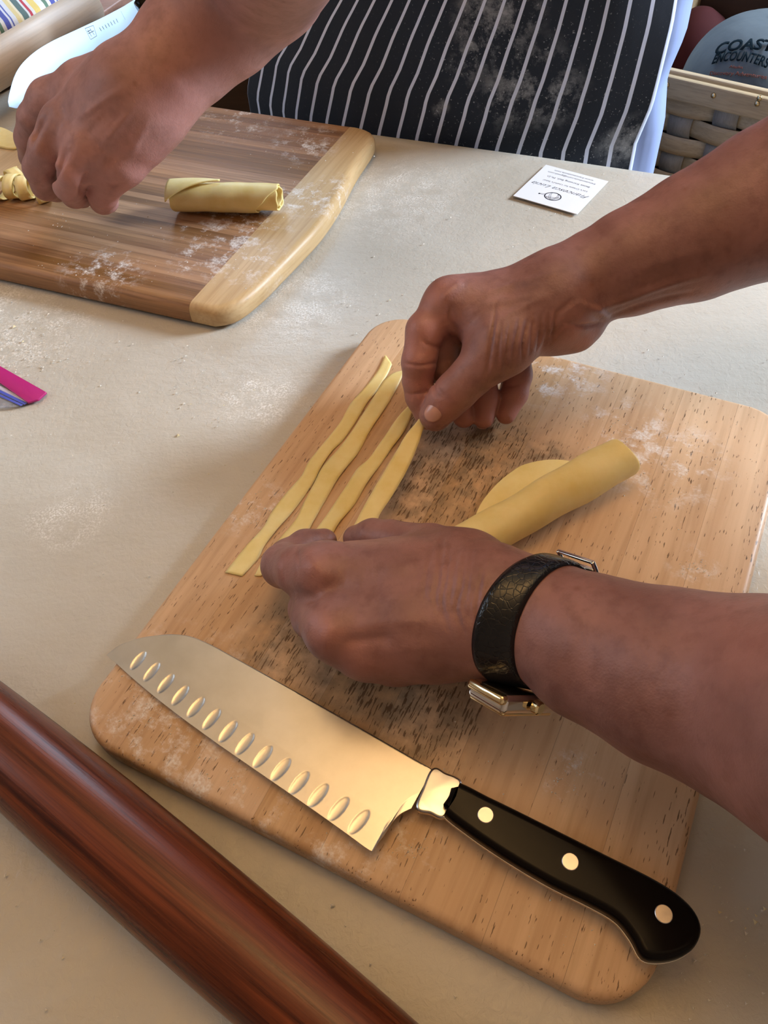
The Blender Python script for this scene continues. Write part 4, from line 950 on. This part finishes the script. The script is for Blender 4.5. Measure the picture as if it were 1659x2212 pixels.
# right hand holding the other knife, mostly above the frame
kh0 = P(318, 8, .075); kh1 = P(470, -120, .110); kd = (kh1 - kh0); kd /= np.linalg.norm(kd)
f = SDF([J(330, 10, .09, 60), J(560, -260, .22, 160), J(430, -120, .12, 80), J(300, 40, .05, 40)], .012, .0022)
fs = np.cross(kd, [0, 0, 1.0]); fs /= np.linalg.norm(fs); upk = np.cross(fs, kd)
Wk = kh0 + kd * .115 + upk * .035
f.chain([(Wk + np.array([.07, .20, .14]), .045), (Wk + np.array([.02, .06, .04]), .032), (Wk, .028)], .014)
for i in range(4):
    b0 = kh0 + kd * (.022 + .021 * i); rr = .0095 - .0006 * i
    f.chain([(Wk - upk * .004, .020), (b0 + upk * .026 - fs * .004, .014)], .014)
    f.chain([(b0 + upk * .026 - fs * .004, .0125), (b0 + fs * .022 + upk * .012, rr), (b0 + fs * .022 - upk * .012, rr * .92), (b0 + fs * .002 - upk * .021, rr * .85)], .0012, .010, b0 + upk * .026, .014)
f.chain([(Wk - fs * .018, .018), (kh0 + kd * .05 - fs * .024 + upk * .012, .012), (kh0 + kd * .018 - fs * .018 + upk * .006, .0095), (kh0 + kd * .004 - fs * .010 + upk * .012, .0085)], .0015, .012, Wk, .02)
V, Q = f.mesh(); V = relax(V, Q, 3); sD = Sculpt(V, Q)
torso_c = tb(.07, .14)
class Raw: pass
def tube_piece(levels, n=48):
    V, Q = [], []
    for z, cx, cy, ra_, rb3 in levels:
        for k in range(n):
            a = 2 * math.pi * k / n; q = np.array([cx, cy]) + TE * math.cos(a) * ra_ + TN * math.sin(a) * rb3; V.append((*q, z))
    for i in range(len(levels) - 1):
        for k in range(n): Q.append((i * n + k, i * n + (k + 1) % n, (i + 1) * n + (k + 1) % n, (i + 1) * n + k))
    r = Raw(); r.V = np.array(V); r.Q = np.array(Q); r.red = np.zeros(len(V)); return r
tx, ty = torso_c
pa_ = thing('person', 'person in a navy striped apron standing at the far table edge, hand over bamboo board', 'person', (tx, ty, ZF + .01))
SHL, SHR = vec(*tb(.235, .13), .50), vec(*tb(-.10, .13), .50)
ELl = NC['E'][0] * .75 + SHL * .25; dArm = Wk + np.array([.07, .20, .14])
armL = coarse([[(NC['F0'][0], NC['F0'][1] - .004), (NC['E'][0], .046), (ELl, .045), (SHL, .05)], [(dArm, .044), (SHR, .05)]], .005)
ob = skin_object('body', [sC, sD, armL, tube_piece([(.02, tx, ty, .10, .05), (.3, tx, ty, .11, .05), (.6, tx, ty, .12, .05), (.72, tx, ty, .06, .05), (.80, tx, ty, .05, .05)])], M_SKIN2, pa_)
ob.data.transform(Matrix.Translation(-Vector(pa_.location)))
# shirt
g = G('blue_cotton_shirt'); v = g.coord(); fold = g.noise(g.coord((3, 3, .6)), 6, 3, .5)
M_SHIRT = g.fin((.27, .35, .60), .8, 0, g.bump(g.noise(v, 900, 2), .1, .0004, g.bump(fold, .5, .01)))
M_TROUS = plain('dark_trousers', (.03, .035, .05), .85)
def edgepts(pp, p0): return [PV(x, y, p0, np.append(TN, 0)) for x, y in pp]
apf = tb(0, .022)       # the apron's front plane, just beyond the table edge
def svz(x, y): q = PV(x, y, (*apf, 0), np.append(TN, 0)); return (q[:2] - far0) @ TE, q[2]
shR = [svz(*p) for p in [(1393, 372), (1397, 268), (1440, 170), (1462, 60), (1492, -4)]]
apR = [svz(*p) for p in [(1352, 364), (1388, 280), (1402, 225), (1432, 100), (1447, 0)]]
apL = [svz(*p) for p in [(488, 238), (500, 150), (530, 105), (560, 40), (585, 0)]]
def side(tab_, z):
    s_ = sorted(tab_, key=lambda q: q[1]); zs = [q[1] for q in s_]; vs_ = [q[0] for q in s_]
    if z < zs[0]: return vs_[0]
    if z > zs[-1]: return vs_[-1] + (vs_[-1] - vs_[-2]) / (zs[-1] - zs[-2]) * min(z - zs[-1], .05)
    return float(np.interp(z, zs, vs_))
nz, nsx = 120, 130; V, uvs = [], []
zz = np.linspace(-.52, .56, nz)
for z in zz:
    l_, r_ = side(apL, z), side(apR, z); cxs = (l_ + r_) / 2; hwid = (r_ - l_) / 2
    for j in range(nsx):
        t = 2 * j / (nsx - 1) - 1; s_ = cxs + hwid * t
        dpt = .022 + .055 * abs(t) ** 2.6 - .010 * math.cos(t * 1.4)
        dpt += (.0035 * math.sin(s_ * 34 + 5 * z + 2.0 * math.sin(z * 7)) + .0018 * math.sin(s_ * 80 - z * 9)) * (.4 + .6 * min(1, abs(z + .3)))
        dpt = max(dpt, .0125) if z < .03 else max(dpt, .006)
        q = tb(s_, dpt); V.append((*q, z)); uvs.append((t, z))
Fc = [(i * nsx + j, i * nsx + j + 1, (i + 1) * nsx + j + 1, (i + 1) * nsx + j) for i in range(nz - 1) for j in range(nsx - 1)]
g = G('navy_striped_cotton'); at_ = g.n('ShaderNodeAttribute', attribute_name='weave'); sx_ = g.n('ShaderNodeSeparateXYZ', {'Vector': at_.outputs['Vector']})
NST = 10.5
ph = g.mth('FRACT', g.mth('MULTIPLY', g.mth('ADD', sx_.outputs['X'], g.mth('MULTIPLY', g.noise(g.coord(), 5, 2), .012)), NST))
stp = g.mth('LESS_THAN', g.mth('ABSOLUTE', g.mth('SUBTRACT', ph, .5)), .085)
twl = g.noise(g.coord((1, 1, 1)), 900, 2); edge_p = g.mth('GREATER_THAN', sx_.outputs['X'], .993)
col = g.mix(stp, g.mix(g.noise(g.coord(), 8, 2), (.006, .010, .020), (.010, .018, .034)), (.60, .66, .84)); col = g.mix(edge_p, col, (.6, .68, .85))
def apuv(px, py): s_, z = svz(px, py); l_, r_ = side(apL, z), side(apR, z); return ((s_ - (l_ + r_) / 2) / ((r_ - l_) / 2), z)
vec2 = g.n('ShaderNodeCombineXYZ', {'X': g.mth('MULTIPLY', sx_.outputs['X'], .235), 'Y': sx_.outputs['Y'], 'Z': 0.0}).outputs[0]
pts_ = [((apuv(x, y)[0]) * .235, apuv(x, y)[1], r) for x, y, r in [(1030, 110, .035), (1130, 180, .055), (1190, 220, .04), (960, 225, .012), (1330, 350, .035), (1100, 40, .05), (1060, 10, .05)]]
fd = g.mth('MULTIPLY', g.spots(vec2, pts_), g.rng(g.noise(g.coord(), 45, 6, .75), .47, .66))
fd2 = g.mth('MULTIPLY', g.rng(g.noise(g.coord(), 420, 2, .6), .66, .72), .5)
fa = g.mth('MINIMUM', g.mth('ADD', g.mth('MULTIPLY', fd, .45), g.mth('MULTIPLY', fd2, g.rng(g.spots(vec2, [(a, b, c * 2.4) for a, b, c in pts_]), 0, 1, .1, 1))), .85)
M_APRON = g.fin(g.mix(fa, col, (.55, .58, .62)), .85, 0, g.bump(g.noise(g.coord((1, 1, .5), (0, 0, 0)), 30, 3), .25, .003, g.bump(twl, .15, .0004)))
apo = mesh_obj('apron', V, Fc, M_APRON); k = apo.modifiers.new('s', 'SOLIDIFY'); k.thickness = .0012; k.offset = 0
wa = apo.data.attributes.new('weave', 'FLOAT_VECTOR', 'POINT'); wa.data.foreach_set('vector', np.array([(u, v_, 0) for u, v_ in uvs], np.float32).ravel()); keep(apo, pa_)
apo['label'] = 'navy apron with thin white vertical stripes, smudged with flour'
V = []; nk = 64; zs_ = np.linspace(-.10, .66, 60)
for z in zs_:
    l_, r_ = side(apL, z) + .012, side(shR, z); cxs = (l_ + r_) / 2; hw_ = (r_ - l_) / 2
    for k in range(nk):
        a = 2 * math.pi * k / nk; ca2, sa2 = math.cos(a), math.sin(a); ex = .8
        s_ = cxs + hw_ * math.copysign(abs(ca2) ** ex, ca2); d_ = .125 + .078 * math.copysign(abs(sa2) ** .9, sa2) + .004 * math.sin(a * 9 + z * 12)
        d_ = max(d_, .018 + .055 * min(1, abs((s_ - cxs) / hw_)) ** 2.6 + .006)
        V.append((*tb(s_, d_), z))
Fc = [(i * nk + k, i * nk + (k + 1) % nk, (i + 1) * nk + (k + 1) % nk, (i + 1) * nk + k) for i in range(59) for k in range(nk)]; Fc.append(tuple(range(nk))[::-1]); Fc.append(tuple(59 * nk + k for k in range(nk)))
keep(mesh_obj('shirt', V, Fc, M_SHIRT), pa_)
cloth_sdf('sleeve', [[(SHL * .6 + ELl * .4, .062), (SHL, .066)]], M_SHIRT, pa_); cloth_sdf('sleeve', [[(SHR * .6 + dArm * .4, .062), (SHR, .066)]], M_SHIRT, pa_)
for s1 in (-1, 1):
    a0_, a1_ = tb(.08 + s1 * .09, .16), tb(.08 + s1 * .10, .17)
    V, Fc = lathe((a1_[0], a1_[1], ZF + .03), (a0_[0], a0_[1], -.02), [(0, .055), (.1, .058), (.5, .072), (.9, .095), (1, .098)], 28); keep(mesh_obj('trouser_leg', V, Fc, M_TROUS), pa_)
    bm = slab(resample([tb(.08 + s1 * .10 + x, .14 + y) for x, y in [(-.045, .10), (.045, .10), (.05, 0), (.045, -.12), (0, -.17), (-.045, -.12), (-.05, 0)]], 40, True), ZF + .002, ZF + .07, .02, .004); keep(bm_obj('shoe', bm, plain('shoe_black', (.02, .02, .02), .5), angle=.8), pa_)

# ---------------------------------------------------------------- other knife
k2 = thing('kitchen_knife', 'shiny blue-white knife blade held over the bamboo board at the top left', 'knife', tuple(P(150, 110, .03)))
zk = lambda x: .026 + .050 * (x - 20) / 290
kp = [(20, 232), (24, 190), (40, 150), (70, 118), (110, 92), (165, 66), (220, 40), (262, 18), (304, -4), (322, 20), (300, 60), (262, 100), (215, 132), (160, 165), (118, 200), (95, 224), (60, 231)]
A0 = P(20, 232, .070); pmid = P(160, 110, .070); dv = pmid - np.array([0, 0, H]); dv /= np.linalg.norm(dv); rv = np.array([0.2, 2.2, .48]) - pmid; rv /= np.linalg.norm(rv); pn = rv - dv; pn /= np.linalg.norm(pn)
A1 = PV(304, -4, A0, pn)
pl_x = A1 - A0; pl_x /= np.linalg.norm(pl_x); print('A0A1', A0, A1, pn)
pl_y = np.cross(pn, pl_x)
loc2 = [((PV(x, y, A0, pn) - A0) @ pl_x, (PV(x, y, A0, pn) - A0) @ pl_y) for x, y in kp]
bm = slab(resample(loc2, 140, True), -.0009, .0009, .0006, .0006, 3)
M2 = Matrix([[pl_x[i], pl_y[i], pn[i], A0[i]] for i in range(3)] + [[0, 0, 0, 1]]); bmesh.ops.transform(bm, matrix=M2, verts=bm.verts); keep(bm_obj('blade', bm, M_BLADE2, angle=.5), k2)
M_ETCH = plain('etched_mark', (.16, .20, .26), .5)
def on2(x, y): q = PV(x, y, A0, pn); return ((q - A0) @ pl_x, (q - A0) @ pl_y)
bm = bmesh.new()
def bar(bm, p, q, wd=.0006, z=.00095):
    p, q = np.array(p), np.array(q); t = q - p; t /= np.linalg.norm(t); n_ = np.array([-t[1], t[0]]) * wd / 2
    bm.faces.new([bm.verts.new((*(a_), z)) for a_ in (p - n_, q - n_, q + n_, p + n_)])
sq = [on2(183, 63), on2(201, 56), on2(208, 79), on2(195, 87)]
for a_, b_ in zip(sq, sq[1:] + sq[:1]): bar(bm, a_, b_)
for (a_, b_) in [((188, 65), (197, 80)), ((193, 62), (203, 77)), ((190, 74), (202, 68)), ((188, 70), (195, 66))]: bar(bm, on2(*a_), on2(*b_), .0009)
for i in range(7): bar(bm, on2(214 + i * 6, 61 - i * 3.2), on2(218 + i * 6, 68 - i * 3.0), .0014)
bar(bm, on2(260, 25), on2(270, 44))
bmesh.ops.transform(bm, matrix=M2, verts=bm.verts); o = keep(bm_obj('etched_mark', bm, M_ETCH, smooth=False), k2)
V, Fc = lathe(kh0 - kd * .012, kh0 + kd * .125, [(0, .009), (.03, .0105), (.5, .0125), (.9, .0120), (.97, .010), (1, .005)], 28)
keep(mesh_obj('handle', V, Fc, M_HANDLE), k2)

# ---------------------------------------------------------------- pale rolling pin, side counter, tray, towel (top left)
ra1, ra2 = P(-260, 300, .042), P(197, 14, .046)
V, Fc = lathe(ra1, ra2 , [(0, .019), (.01, .0215), (.5, .0228), (.99, .0222), (1, .019)], 64); lp = tag(mesh_obj('rolling_pin', V, Fc, M_PINLT), 'pale straight rolling pin lying behind the shiny blade at the top left', 'rolling pin'); reframe(lp, (ra1 + ra2) / 2, ra2 - ra1)
sc_c = P(-60, -40, 0)[:2]; sc_c = P(0, 60, 0)[:2] + TN * .30 - TE * .22
cnt = thing('side_counter', 'wooden counter beyond the table at the top left, under the towel', 'counter', (*sc_c, ZF + .01), rz=rt)
bm_obj('worktop', box_bm(.76, .64, .03, (0, 0, -ZF - .027), .004), M_ROOMWOOD, cnt, smooth=False)
for x in (-.33, .33):
    for y in (-.27, .27): bm_obj('leg', box_bm(.05, .05, .72 - .002, (x, y, .36)), M_ROOMWOOD, cnt, smooth=False)
z_t = ZF + .01 - ZF - .012
zt2 = .0005
tr = [(-300, 250), (-300, 140), (-120, 100), (0, 62), (70, 24), (130, -6), (210, -50), (230, -25), (190, 0), (0, 98), (-100, 150)]
tro = tag(bm_obj('serving_board', slab([q for seg_ in [np.linspace(P(*a_, .022)[:2], P(*b_, .022)[:2], 12, endpoint=False) for a_, b_ in zip([(-300, 190), (0, 57), (120, -2), (240, -60), (280, -25), (200, 30), (0, 150), (-300, 300)], [(0, 57), (120, -2), (240, -60), (280, -25), (200, 30), (0, 150), (-300, 300), (-300, 190)])] for q in seg_], .001, .0175, .002, .002), M_TRAY, angle=.7), 'reddish brown wooden board behind the pale rolling pin', 'board')
tro.location.z = .0
g = G('striped_towel'); sdw = (P(68, 26, .028) - P(45, 0, .028))[:2]; sdw /= np.linalg.norm(sdw); mw = np.array([-sdw[1], sdw[0]]); mw = mw if mw[0] > 0 else -mw
t0_ = P(0, 30, .028)[:2] @ mw; t1_ = P(112, 2, .028)[:2] @ mw; v = g.coord(rot=(0, 0, -math.atan2(mw[1], mw[0])))
sx2 = g.n('ShaderNodeSeparateXYZ', {'Vector': v}).outputs['X']
rmp = g.n('ShaderNodeValToRGB', {'Fac': g.mth('FRACT', g.mth('ADD', g.mth('MULTIPLY', g.mth('SUBTRACT', sx2, t0_), 1.0 / (t1_ - t0_)), g.mth('MULTIPLY', g.noise(g.coord(), 4, 2), .08)))}); cr = rmp.color_ramp; cr.interpolation = 'CONSTANT'
cols = [(0, (.08, .10, .38)), (.09, (.62, .64, .72)), (.13, (.10, .13, .40)), (.16, (.62, .64, .70)), (.24, (.66, .55, .28)), (.32, (.70, .64, .48)), (.36, (.10, .16, .16)), (.47, (.62, .64, .66)), (.51, (.45, .05, .08)), (.56, (.66, .66, .66)), (.62, (.72, .56, .18)), (.74, (.70, .70, .68)), (.86, (.12, .22, .16)), (.93, (.68, .66, .62))]
cr.elements[0].position = 0; cr.elements[0].color = (*cols[0][1], 1); cr.elements[1].position = cols[1][0]; cr.elements[1].color = (*cols[1][1], 1)
for p_, c_ in cols[2:]: e = cr.elements.new(p_); e.color = (*c_, 1)
M_TOWEL = g.fin(rmp.outputs[0], .9, 0, g.bump(g.noise(g.coord(), 500, 2), .3, .001))
tp = [P(x, y, .03)[:2] + TN * .034 for x, y in [(-320, 130), (0, 50), (60, 20), (128, -14), (250, -80), (200, -200), (-100, -160), (-340, -40)]]
bm = slab(resample(tp, 120, True), .001, .028, .012, .004); bmesh.ops.translate(bm, verts=bm.verts, vec=(0, 0, 0))
tag(bm_obj('towel', bm, M_TOWEL), 'folded white towel with blue, yellow, green and red stripes at the top left corner', 'towel')

# wooden chair back seen between the forearm and the apron
ch = thing('chair', 'honey wood chair standing beyond the table, between the forearm and the apron', 'chair', (*tb(-.20, .56), ZF + .001), rz=rt)
for x in (-.21, .21):
    for y in (-.19, .19):
        hgt = .74 + .30 if y > 0 else .46
        bm_obj('leg', box_bm(.038, .038, hgt, (x, y, hgt / 2), .004), M_ROOMWOOD, ch, smooth=False)
bm_obj('seat', box_bm(.46, .44, .03, (0, 0, .475), .008), M_ROOMWOOD, ch, smooth=False)
for z_ in (.62, .78, .94): bm_obj('back_rail', box_bm(.39, .02, .07, (0, .19, z_), .004), M_ROOMWOOD, ch, smooth=False)

# ---------------------------------------------------------------- basket, cap, shelf behind on the right
BE = np.array([.742, -.670]); BN = np.array([.670, .742]); rb_a = math.atan2(BE[1], BE[0])
B0 = np.array([.4415, .948])
def bsz(x, y): q = PV(x, y, (*B0, 0), np.append(BN, 0)); return (q[:2] - B0) @ BE, q[2]
bk = thing('splint_basket', 'woven wooden splint basket with tacked rim behind the table on the right', 'basket', (*B0, -.40), rz=rb_a)
zoff = .40
top_l = bsz(1440, 156); top_r = bsz(1659, 205); rim_lo = bsz(1436, 200)
zr1 = (top_l[1] + top_r[1]) / 2; zr0 = zr1 - (top_l[1] - rim_lo[1]) - .002
sL, sR = -.16, .26
rimh = zr1 - zr0
rim_ = bm_obj('rim', box_bm(sR - sL, .009, rimh, ((sL + sR) / 2, -.006, zoff + (zr0 + zr1) / 2), .002), M_SPLINT, bk, smooth=False)
bm_obj('rim', box_bm(sR - sL, .009, rimh, ((sL + sR) / 2, .0125, zoff + (zr0 + zr1) / 2), .002), M_SPLINT, bk, smooth=False)
M_TACK = plain('brass_tack', (.6, .5, .3), .3, 1.0)
for x, y in ((1449, 176), (1549, 199), (1648, 204), (1643, 216)):
    s_, z_ = bsz(x, y); V, Fc = lathe((s_, -.0105, z_ + zoff), (s_, -.0128, z_ + zoff), [(0, .0032), (.5, .0028), (1, .0012)], 14); mesh_obj('tack', V, Fc, M_TACK, rim_)
rows = [bsz(1500, 208)[1], bsz(1500, 262)[1], bsz(1500, 298)[1], bsz(1500, 340)[1]]
pitch = (rows[0] - rows[3]) / 3.0
stks = np.arange(sL + .02, sR, .054)
zrow0 = zr0 - pitch * .5 + .002
nrow = 9
for r_ in range(nrow):
    zc_ = zrow0 - r_ * pitch; V = []; nn = 90
    for i in range(nn + 1):
        s_ = sL + (sR - sL) * i / nn; w_ = math.cos(math.pi * (s_ - stks[0]) / .054 + math.pi * r_)
        d_ = -.0042 * w_; 
        for zz_ in (-.5, -.2, .2, .5): V.append((s_, d_ + .004 - .0012 * (1 - abs(zz_) * 2), zoff + zc_ + zz_ * pitch * .93))
    Fc = [(i * 4 + j, (i + 1) * 4 + j, (i + 1) * 4 + j + 1, i * 4 + j + 1) for i in range(nn) for j in range(3)]
    o = mesh_obj('weaver', V, Fc, M_SPLINT, bk); k = o.modifiers.new('s', 'SOLIDIFY'); k.thickness = .0016; k.offset = 0
for n_, s0 in enumerate(stks):
    V = []; nn = 60
    for i in range(nn + 1):
        z_ = zr0 + .01 - (nrow * pitch + .01) * i / nn; w_ = math.cos(math.pi * (zrow0 - z_) / pitch + math.pi * n_)
        for q_ in (-.5, 0, .5): V.append((s0 + q_ * .030, .004 + .0036 * w_, zoff + z_))
    Fc = [(i * 3 + j, i * 3 + j + 1, (i + 1) * 3 + j + 1, (i + 1) * 3 + j) for i in range(nn) for j in range(2)]
    o = mesh_obj('stake', V, Fc, M_STAKE, bk); k = o.modifiers.new('s', 'SOLIDIFY'); k.thickness = .0016; k.offset = 0
zb_ = zr0 - nrow * pitch
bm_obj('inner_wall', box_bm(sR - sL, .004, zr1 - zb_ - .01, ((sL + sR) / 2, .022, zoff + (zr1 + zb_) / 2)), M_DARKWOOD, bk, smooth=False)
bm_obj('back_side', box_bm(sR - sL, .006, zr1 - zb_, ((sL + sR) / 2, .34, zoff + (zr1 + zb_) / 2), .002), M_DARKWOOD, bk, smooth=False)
for x in (sL, sR): bm_obj('end_side', box_bm(.006, .32, zr1 - zb_, (x, .18, zoff + (zr1 + zb_) / 2), .002), M_SPLINT, bk, smooth=False)
bm_obj('bottom', box_bm(sR - sL, .34, .008, ((sL + sR) / 2, .17, zoff + zb_ + .004)), M_SPLINT, bk, smooth=False)
# low bench carrying the basket
bn = thing('bench', 'dark low bench under the woven basket', 'bench', (*(B0 + BN * .18 + BE * .05), ZF + .001), rz=rb_a)
hb = zb_ - ZF - .003
bm_obj('bench_top', box_bm(.46, .40, .03, (0, 0, hb - .015), .004), M_DARKWOOD, bn, smooth=False)
for x in (-.20, .20):
    for y in (-.17, .17): bm_obj('leg', box_bm(.04, .04, hb - .03, (x, y, (hb - .03) / 2)), M_DARKWOOD, bn, smooth=False)
# cap
cdep = .165
Bc = B0 + BN * cdep
def bcz(x, y): q = PV(x, y, (*Bc, 0), np.append(BN, 0)); return (q[:2] - B0) @ BE, q[2]
capc = bcz(1632, 205); ctop = bcz(1632, 28); cl = bcz(1474, 180)
rx = capc[0] - cl[0]; rz_ = ctop[1] - capc[1]
M_CAP = G('faded_cap_cotton'); M_CAP = M_CAP.fin(M_CAP.mix(M_CAP.noise(M_CAP.coord(), 30, 4), (.075, .10, .12), (.12, .15, .17)), .9, 0, M_CAP.bump(M_CAP.noise(M_CAP.coord(), 700, 2), .2, .0005, M_CAP.bump(M_CAP.noise(M_CAP.coord(), 18, 3), .5, .006)))
CA = rb_a + .38; CE = np.array([math.cos(CA), math.sin(CA)]); CN = np.array([-math.sin(CA), math.cos(CA)])
cpw = B0 + BE * capc[0] + BN * cdep
cp = thing('baseball_cap', 'faded pale blue cap with dark lettering standing in the basket', 'cap', (*(B0 + BE * capc[0] + BN * cdep), capc[1] - .02), rz=CA)
nth, nph = 72, 30; V, Fc = [], []
def capsurf(a, e, grow=0.0):
    ce, se = math.cos(e), math.sin(e); rr = (ce ** .75) ; seam = 1 - .012 * math.exp(-((((a / (math.pi / 3)) + .5) % 1 - .5) / .05) ** 2)
    return np.array([math.cos(a) * rr * rx * seam * (1 + grow / rx), math.sin(a) * rr * rx * 1.0 * seam * (1 + grow / rx), .02 + (se ** .95) * rz_ * (1 + grow / rz_)])
for i in range(nph + 1):
    for j in range(nth): V.append(capsurf(2 * math.pi * j / nth + math.pi / 2, (math.pi / 2) * min(i / nph, .9999)))
for i in range(nph):
    for j in range(nth): Fc.append((i * nth + j, i * nth + (j + 1) % nth, (i + 1) * nth + (j + 1) % nth, (i + 1) * nth + j))
CAPV, CAPF = V, Fc
o = mesh_obj('crown', V, Fc, M_CAP, cp); k = o.modifiers.new('s', 'SOLIDIFY'); k.thickness = .0018
V, Fc = lathe((0, 0, .02 + rz_ - .001), (0, 1e-6, .02 + rz_ + .005), [(0, .009), (.5, .0085), (1, .004)], 20); mesh_obj('top_button', V, Fc, M_CAP, cp)
bm = bmesh.new(); prv = None
for i in range(25):
    a = -math.pi / 2 + math.radians(-58 + 116 * i / 24); b_ = (math.cos(a) * rx * 1.0, math.sin(a) * rx * 1.0); ext = .042 * math.cos(math.radians(-58 + 116 * i / 24)) ** .6
    ring_ = [bm.verts.new((b_[0], b_[1] + .004, .022)), bm.verts.new((b_[0] * 1.02, b_[1] - ext * .5, .016 - abs(b_[0]) * .10)), bm.verts.new((b_[0] * 1.0, b_[1] - ext, .006 - abs(b_[0]) * .16))]
    if prv:
        for q_ in range(2): bm.faces.new((prv[q_], ring_[q_], ring_[q_ + 1], prv[q_ + 1]))
    prv = ring_
o = bm_obj('visor', bm, M_CAP, cp); k = o.modifiers.new('s', 'SOLIDIFY'); k.thickness = .0025
bpy.context.view_layer.update()
capM = np.array(cp.matrix_world)[:3, :3]; capT = np.array(cp.location); capbvh = BVHTree.FromPolygons([tuple(v_) for v_ in CAPV], CAPF)
def cap_text(body, mat, px, py, wpx, size, off=.02, arcv=0.0, shear=0.0):
    """lettering sewn on the crown: laid flat on the tangent plane, then dropped onto the curved cloth"""
    o_l = capM.T @ (np.array([0, 0, H]) - capT)
    def hit(x, y): d = capM.T @ ray(x, y); h = capbvh.ray_cast(Vector(o_l), Vector(d / np.linalg.norm(d))); return (np.array(h[0]), np.array(h[1])) if h[0] is not None else None
    c0, n0 = hit(px, py); n0 = n0 if n0[1] < 0 else -n0; e_ = hit(px - wpx * .4, py); L = np.linalg.norm(e_[0] - c0) / (wpx * .4)
    rt_ = np.cross([0, 0, 1.0], n0); rt_ /= np.linalg.norm(rt_); rt_ = rt_ if rt_[0] > 0 else -rt_; up_ = np.cross(n0, rt_); up_ = up_ if up_[2] > 0 else -up_
    rt_, up_ = rt_ * math.cos(.24) + up_ * math.sin(.24), up_ * math.cos(.24) - rt_ * math.sin(.24)
    o = text(body, wpx * L, size * L, 0, 0, 0, mat, cp, shear, off, 'embroidered_text')
    for v_ in o.data.vertices:
        x, y = v_.co.x, v_.co.y; p = c0 + rt_ * x + up_ * (y + arcv * (1 - (2 * x / (wpx * L)) ** 2) * L)
        h = capbvh.ray_cast(Vector(p + n0 * .05), Vector(-n0)); v_.co = Vector(np.array(h[0]) + n0 * .0034) if h[0] is not None else Vector(p)
    k = o.modifiers.new('s', 'SOLIDIFY'); k.thickness = .0004; k.offset = 0; return o
M_THR = plain('dark_teal_thread', (.003, .010, .016), .9, Specular_IOR_Level=.1); M_THO = plain('rust_thread', (.16, .035, .02), .9)
cap_text('COAST', M_THR, 1609, 102, 118, 34, off=.034, shear=.12, arcv=3)
cap_text('ENCOUNTERS', M_THR, 1599, 131, 116, 27, off=.026, arcv=6, shear=.12)
cap_text('Alaska', M_THO, 1592, 147, 30, 8, off=.01)
cap_text('Discovery Adventures', M_THO, 1592, 163, 116, 11, off=.01, arcv=1)
# red thing behind the cap
rdp = bcz(1470, 150)
o = mesh_obj('red_ball_cap', *lathe((0, 0, 0), (0, 1e-6, .105), [(0, .05), (.3, .050), (.6, .047), (.85, .034), (.97, .015), (1, .002)], 36), plain('red_cotton', (.055, .002, .004), .85))
o.location = (*(B0 + BE * (rdp[0] - .035) + BN * .305), rdp[1] - .075); o.name = 'red_cap'; tag(o, 'dark red cloth cap half hidden between apron and pale cap', 'cap')
# clothes filling the basket so the caps are carried
bm = box_bm(sR - sL - .03, .27, .06, (0, 0, 0), .02, 3); o = bm_obj('folded_cloth', bm, plain('dark_cloth', (.03, .02, .02), .9)); tag(o, 'dark folded cloth inside the basket under the caps', 'cloth')
q_ = B0 + BE * (sL + sR) / 2 + BN * .18; o.location = (*q_, capc[1] - .02 - .034); o.rotation_euler = (0, 0, rb_a)
# dark shelf behind
sh = thing('shelf_unit', 'dark wooden shelf unit behind the basket at the top right', 'shelf', (*(B0 + BN * .85 + BE * .25), ZF + .001), rz=rb_a)
for x in (-.7, .45): bm_obj('side_panel', box_bm(.03, .34, 1.5, (x, 0, .75)), M_DARKWOOD, sh, smooth=False)
for z_ in (.06, .42, .80, 1.15, 1.48): bm_obj('shelf_board', box_bm(1.12, .33, .025, (-.125, 0, z_)), M_DARKWOOD, sh, smooth=False)
bm_obj('back_panel', box_bm(1.15, .012, 1.5, (-.125, .17, .75)), M_DARKWOOD, sh, smooth=False)
